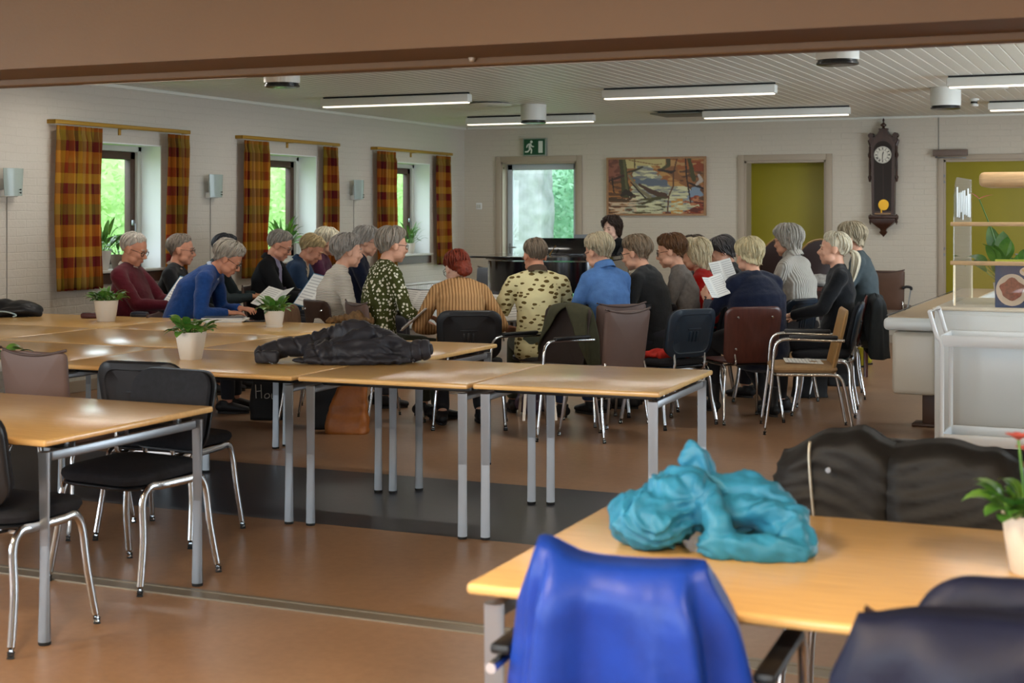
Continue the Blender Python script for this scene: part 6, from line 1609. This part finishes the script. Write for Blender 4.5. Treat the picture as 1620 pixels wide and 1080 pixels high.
# ================================================================== GRAND PIANO
PB = mat('piano_black', '#0b0c10', .12, spec=.6, coat=.6); PG = mat('piano_gold', '#8a6a30', .35, .9); IVORY = mat('ivory', '#d8d2c2', .3)
pc = W(874, 16.0)
PN = thing('grand_piano', 'black grand piano with raised music desk in front of the glazed door', 'piano', (pc.x, pc.y, 0), R(9))
def outline(s=0.0):
    """plan seen from above: keyboard side at +y, tail at -y, straight bass side at +x"""
    P = [(.72 + s, .62), (.72 + s, -.35 - s), (.62 + s, -.62 - s), (.40, -.76 - s), (.10, -.78 - s), (-.25, -.72 - s), (-.52 - s, -.55 - s), (-.66 - s, -.25), (-.72 - s, .15), (-.73 - s, .62)]
    return [tuple(v)[:2] for v in bez([(x, y, 0) for x, y in P], 5)]
q = MB(); q.prism(outline(), .32, Matrix.Translation((0, 0, .70)), bev=.008); q.build('rim', PB, PN)
q = MB(); q.prism(outline(.025), .035, Matrix.Translation((0, 0, 1.035)), bev=.012); q.build('lid', PB, PN)
q = MB(); q.box((-.42, -.60, 1.062), (.95, .20, .02), rot=(0, 0, R(-16)), bev=.006); q.build('lid_flap', PB, PN)
q = MB(); q.box((0, .70, .80), (1.46, .22, .12), bev=.01); q.build('keybed', PB, PN)
q = MB(); q.box((0, .73, .868), (1.23, .15, .016)); kb = q.build('keyboard', IVORY, PN, smooth=False)
q = MB()
for k in range(51):
    if k % 7 not in (2, 6): q.box((-.60 + k * .0236, .70, .882), (.011, .09, .012))
q.build('sharps', BLACKPL, kb, smooth=False)
for x, y in ((.56, .5), (-.56, .5), (.12, -.52)):
    q = MB(); q.lathe([(0, .06), (.038, .06), (.045, .09), (.042, .14), (.060, .40), (.075, .60), (.082, .66), (.07, .70), (0, .70)], 20, (x, y, 0)); lg = q.build('leg', PB, PN)
    q = MB(); q.cyl((x - .012, y, .028), (x + .012, y, .028), .028, n=14); q.build('caster', PG, lg)
q = MB()
for s in (-1, 1): q.tube([(s * .08, .35, .70), (s * .10, .36, .14)], .014, 8)
q.box((0, .36, .12), (.32, .06, .06), bev=.01)
for x in (-.08, 0, .08): q.tube([(x, .38, .11), (x, .48, .09)], .010, 8)
q.build('pedal_lyre', PB, PN)
TD = Euler((R(-18), 0, 0)).to_matrix()
q = MB(); q.box(TD @ Vector((0, 0, .09)) + Vector((.06, .20, 1.07)), (.66, .016, .20), rot=TD, bev=.006); q.box((.06, .22, 1.075), (.70, .10, .016), bev=.004); q.build('music_desk', PB, PN)
q = MB(); q.tube([(-.05, .08, 1.07), (.0, .15, 1.17)], .008, 6); q.build('desk_strut', PG, PN)
bpy.context.view_layer.update()
o = thing('score', 'white score standing on the piano music desk beside the pianist', 'sheet music')
o.matrix_world = PN.matrix_world @ Matrix.Translation((.28, .225, 1.09)) @ Matrix.Rotation(R(-18), 4, 'X')
q = MB(); q.box((0, 0, .105), (.20, .004, .21)); q.build('page', PAPER, o, smooth=False)
q = MB(); q.box((0, -.003, .105), (.206, .002, .212)); q.build('booklet_cover', mat('cover_grey', '#7d8286', .4), o, smooth=False)
# low table with papers between the singers and the piano, and a cloth on the lounge chair
x_, y_ = ph(787, 13.2)
t = thing('stool', 'grey stool with papers in front of the piano', 'stool', (x_, y_, 0), R(YAW))
q = MB(); q.rings([[(x * s, y * s, z) for x, y in rrect(.40, .34, .05, 4)] for z, s in ((.56, .97), (.565, 1), (.585, 1), (.59, .97))]); q.build('seat', mat('stool_grey', '#6a7076', .4), t)
for sx in (-1, 1):
    for sy in (-1, 1): q = MB(); q.cyl((sx * .17, sy * .14, 0), (sx * .15, sy * .12, .56), .011, n=8); q.build('leg', STEEL, t)
for k in range(3):
    q = MB(); q.box((0, 0, .004), (.30, .21, .008)); o = q.build('paper_stack', PAPER, smooth=False); o.location = (x_ + .01 * k, y_, .591 + k * .0085); o.rotation_euler = (0, 0, R(YAW + 9 * k)); tag(o, ('sheet at the bottom of the small pile on the grey stool', 'sheet in the middle of the small pile on the grey stool', 'topmost sheet of the small pile on the grey stool')[k], 'paper', 'papers on the stool')
x_, y_ = ph(1298, 13.9)
t = thing('occasional_table', 'dark low table behind the ponytail with a grey shawl on it', 'table', (x_, y_, 0), R(YAW))
q = MB(); q.rings([[(x * s, y * s, z) for x, y in rrect(.9, .5, .06, 4)] for z, s in ((.80, .97), (.805, 1), (.83, 1), (.835, .98))]); q.build('tabletop', PLY, t)
for sx in (-1, 1):
    for sy in (-1, 1): q = MB(); q.cyl((sx * .38, sy * .2, 0), (sx * .38, sy * .2, .80), .02, .03, 10); q.build('leg', PLY, t)
heap('grey_shawl', 'pale grey shawl heaped on the dark low table behind the ponytail', 'shawl', (x_, y_ - .05, .836), R(YAW), mat('shawl_wool', '#8d8a84', .95, var=.3, vscale=28), [('e', (0, 0, .04), (.20, .14, .05)), ('t', [(-.2, 0, .03), (0, -.06, .08), (.2, 0, .03)], .04)], .01, lambda c, n_: .012 * nz(c, 20, 2), 2)
x_, y_ = ph(1226, 13.9)
heap('white_cushion', 'pale cushion on the dark low table beside the pale grey jumper', 'cushion', (x_ - .03, y_ - .05, .836), R(YAW), mat('pale_cloth', '#c9bfc2', .8), [('b', (0, 0, .055), (.30, .22, .09))], .012, lambda c, n_: .008 * nz(c, 9, 2), 8)

# ================================================================== SERVING COUNTER, TROLLEY, DISPLAY CASE
CW = mat('counter_white', '#cdd2d2', .3); CWG = mat('counter_cream', '#c4bfb2', .35)
t = thing('serving_counter', 'long white serving counter with rounded underbody running back from the white cabinet', 'counter', (-1.56, 10.12, 0))
q = MB(); q.box((.02, 2.1, .775), (.36, 4.2, .085), bev=.03, seg=3); q.build('countertop', CW, t)
q = MB(); q.box((.02, 2.1, .820), (.30, 4.1, .008)); q.build('inlay', mat('counter_wood_inlay', '#a68f70', .4), t)
q = MB(); q.tube([(-.14, .03, .83), (-.14, 4.1, .83)], .006, 6); q.build('edge_rail', BLACKPL, t)
q = MB(); q.box((.03, 2.15, .505), (.30, 4.1, .43), bev=.035, seg=3); q.build('underbody', CWG, t)
for y in (.75, 3.4): q = MB(); q.box((.06, y, .15), (.12, .14, .30), bev=.01); q.box((.04, y, .012), (.22, .2, .024), bev=.008); q.build('foot', mat('brown_wood_foot', '#4a3020', .5), t)
t = thing('white_cabinet', 'white counter cabinet behind the trolley at the right edge', 'cabinet', (-1.297, 9.49, 0))
q = MB(); q.box((.95, .62, .51), (1.9, 1.24, .82), bev=.01); q.build('cabinet_body', CW, t)
q = MB(); q.box((.95, .62, .925), (1.92, 1.26, .018), bev=.006); q.build('worktop', mat('cream_worktop', '#cfc6b4', .3), t)
q = MB(); q.box((.98, .64, .05), (1.82, 1.16, .10)); q.build('plinth', mat('dark_plinth', '#2c2520', .6), t)
for k in range(2):
    q = MB(); q.box((.49 + .95 * k, -.006, .50), (.93, .014, .78), bev=.004); dr = q.build('panel_door', CW, t)
# trolley
t = thing('serving_trolley', 'white tubular serving trolley with two shelves in front of the cabinet', 'trolley', (-1.18, 8.95, 0))
TW = mat('trolley_white', '#d8dcde', .3)
for y in (0, .40):
    for x in (0, .85):
        q = MB(); q.tube(bez([(x, y, .10), (x, y, .45), (x, y, .74), (x - (.03 if x == 0 else -.03), y, .80), (x - (.07 if x == 0 else -.07), y, .94)], 5), .013, 10); q.build('upright', TW, t)
for x in (-.07, .92): q = MB(); q.tube([(x, 0, .94), (x, .40, .94)], .013, 10); q.build('push_handle', TW, t)
for z, nm in ((.745, 'tray'), (.165, 'tray')):
    q = MB(); q.box((.425, .20, z), (.86, .40, .012), bev=.003)
    for c, s in (((.425, 0, z + .03), (.86, .012, .06)), ((.425, .40, z + .03), (.86, .012, .06)), ((0, .20, z + .03), (.012, .40, .06)), ((.85, .20, z + .03), (.012, .40, .06))): q.box(c, s, bev=.003)
    q.build(nm, TW, t)
for x in (0, .85):
    for y in (0, .40):
        q = MB(); q.cyl((x - .011, y, .045), (x + .011, y, .045), .045, n=20); w_ = q.build('caster', RUBBER, t)
        q = MB(); q.box((x, y + .0, .085), (.036, .03, .05), bev=.006); q.cyl((x - .018, y, .045), (x + .018, y, .045), .012, n=10); q.build('fork', CHROME, w_)
# glass display case on the cabinet
zt = .935; t = thing('display_case', 'glass display case with pale wooden shelf edges on the white cabinet', 'display case', (-1.20, 9.62, zt))
DL, DD = 1.7, .95
def side_poly(): return [(0, .0), (DD, 0), (DD, .80)] + [(.18 * math.cos(a) + .20, .62 + .18 * math.sin(a)) for a in [R(90 + 9 * k) for k in range(11)]] + [(.01, .30)]
MY = Matrix(((0, 0, 1, 0), (1, 0, 0, 0), (0, 1, 0, 0), (0, 0, 0, 1)))
for x in (.0, DL): q = MB(); q.prism(side_poly(), .006, Matrix.Translation((x, 0, .02)) @ MY); q.build('side_pane', GLASS, t, smooth=False)
q = MB(); q.box((DL / 2, .015, .15), (DL - .02, .005, .27)); q.build('front_pane', GLASS, t, smooth=False)
for z, y0 in ((.275, -.01), (.52, .0)):
    q = MB(); q.box((DL / 2, DD / 2 + .01, z), (DL - .02, DD - .06, .006)); gs = q.build('glass_shelf', GLASS, t, smooth=False)
    q = MB(); q.box((DL / 2, y0, z), (DL + .03, .022, .026), bev=.004); q.build('shelf_edge', BEECHL, gs)
q = MB(); q.box((DL / 2 + .07, .30, .80), (DL - .16, .50, .095), bev=.03, seg=3); q.build('canopy', BEECHL, t)
for y in (.01, DD - .01): q = MB(); q.box((.008, y, .14), (.012, .012, .27)); q.build('corner_post', mat('post_alloy', '#b6a88c', .35, .6), t)
q = MB()
for k in range(8): q.box((.02, .06 + .05 * k, .268), (.02, .02, .012))
q.build('shelf_clip', STEEL, t)
q = MB()
for k in range(8):       # paper napkins / film strips fixed to the upper side glass
    q.box((.012, .12 + .095 * k, .66 - .02 * (k % 2)), (.003, .065, .19 - .03 * (k % 3)), rot=(R(3), 0, 0))
q.build('frosted_strips', mat('frosted_white', '#dfe6e8', .4), t)
# plant standing inside the case, food picture
an = plant('broad leaved plant with a pink flower inside the glass display case', (-.92, 9.98, zt + .02), .075, .12, 26, .17, .055, 12, upr=1.1, group='plant of the display case', stems=True)
q = MB(); q.tube(bez([(0, 0, .12), (-.06, -.04, .40), (-.15, -.10, .66)], 5), .004, 6); q.build('flower_stem', LEAFG, an)
q = MB(); leaf(q, (-.15, -.10, .66), (.7, -.2, .3), .10, .022, .3); leaf(q, (-.15, -.10, .66), (-.5, -.3, .5), .07, .016, .3); q.build('flower', mat('coral_flower', '#d9735c', .5), an, angle=0)
t = thing('food_poster', 'small upright picture of nut bowls with a yellow green header strip in the display case', 'poster', (-.80, 9.66, zt), R(8))
q = MB(); q.box((0, 0, .135), (.30, .012, .27)); q.build('board', mat('poster_navy', '#26365a', .4), t, smooth=False)
q = MB(); q.box((.0, -.007, .283), (.30, .014, .035)); q.build('header_strip', mat('poster_lime', '#a8b32e', .4), t, smooth=False)
q = MB(); q.box((0, -.0145, .283), (.24, .001, .006)); q.box((-.02, -.0145, .272), (.20, .001, .004)); q.build('header_text', mat('text_olive', '#5f6a1a', .5), t, smooth=False)
def disc(cx, cz_, rx, rz_, y, m, nm, n=28, wob=0.0):
    q = MB(); q.prism([(cx + rx * math.cos(a) * (1 + wob * math.sin(5 * a)), cz_ + rz_ * math.sin(a) * (1 + wob * math.cos(4 * a))) for a in [2 * PI * i / n for i in range(n)]], .0012, Matrix.Translation((0, y, 0)) @ XZ); q.build(nm, m, t)
disc(-.05, .11, .095, .10, -.0065, mat('bowl_cream', '#cdb9a4', .5), 'bowl_print'); disc(-.05, .115, .070, .066, -.0080, mat('nuts_brown', '#8a5140', .6, var=.4, vscale=60), 'nut_print', wob=.12)
disc(.07, .225, .075, .035, -.0065, mat('bowl_cream', '#cdb9a4', .5), 'bowl_print'); disc(.07, .23, .060, .022, -.0080, mat('oats_tan', '#c9a574', .6, var=.3, vscale=60), 'oat_print', wob=.1)
# stick with black handle near the brown chair by the back wall
p = at_Y(1439, 457, 17.0); 
t = thing('walking_stick', 'thin grey walking stick with black handle leaning beside the brown chair', 'stick', (p.x - .02, 17.0, 0))
q = MB(); q.tube([(-.06, -.12, 0), (.02, .1, p.z)], .009, 8); q.build('shaft', STEEL, t)
q = MB(); q.tube(bez([(.02, .1, p.z - .02), (.02, .1, p.z + .01), (-.03, .08, p.z + .02), (-.07, .07, p.z)], 4), .016, 8); q.build('handle', BLACKPL, t)
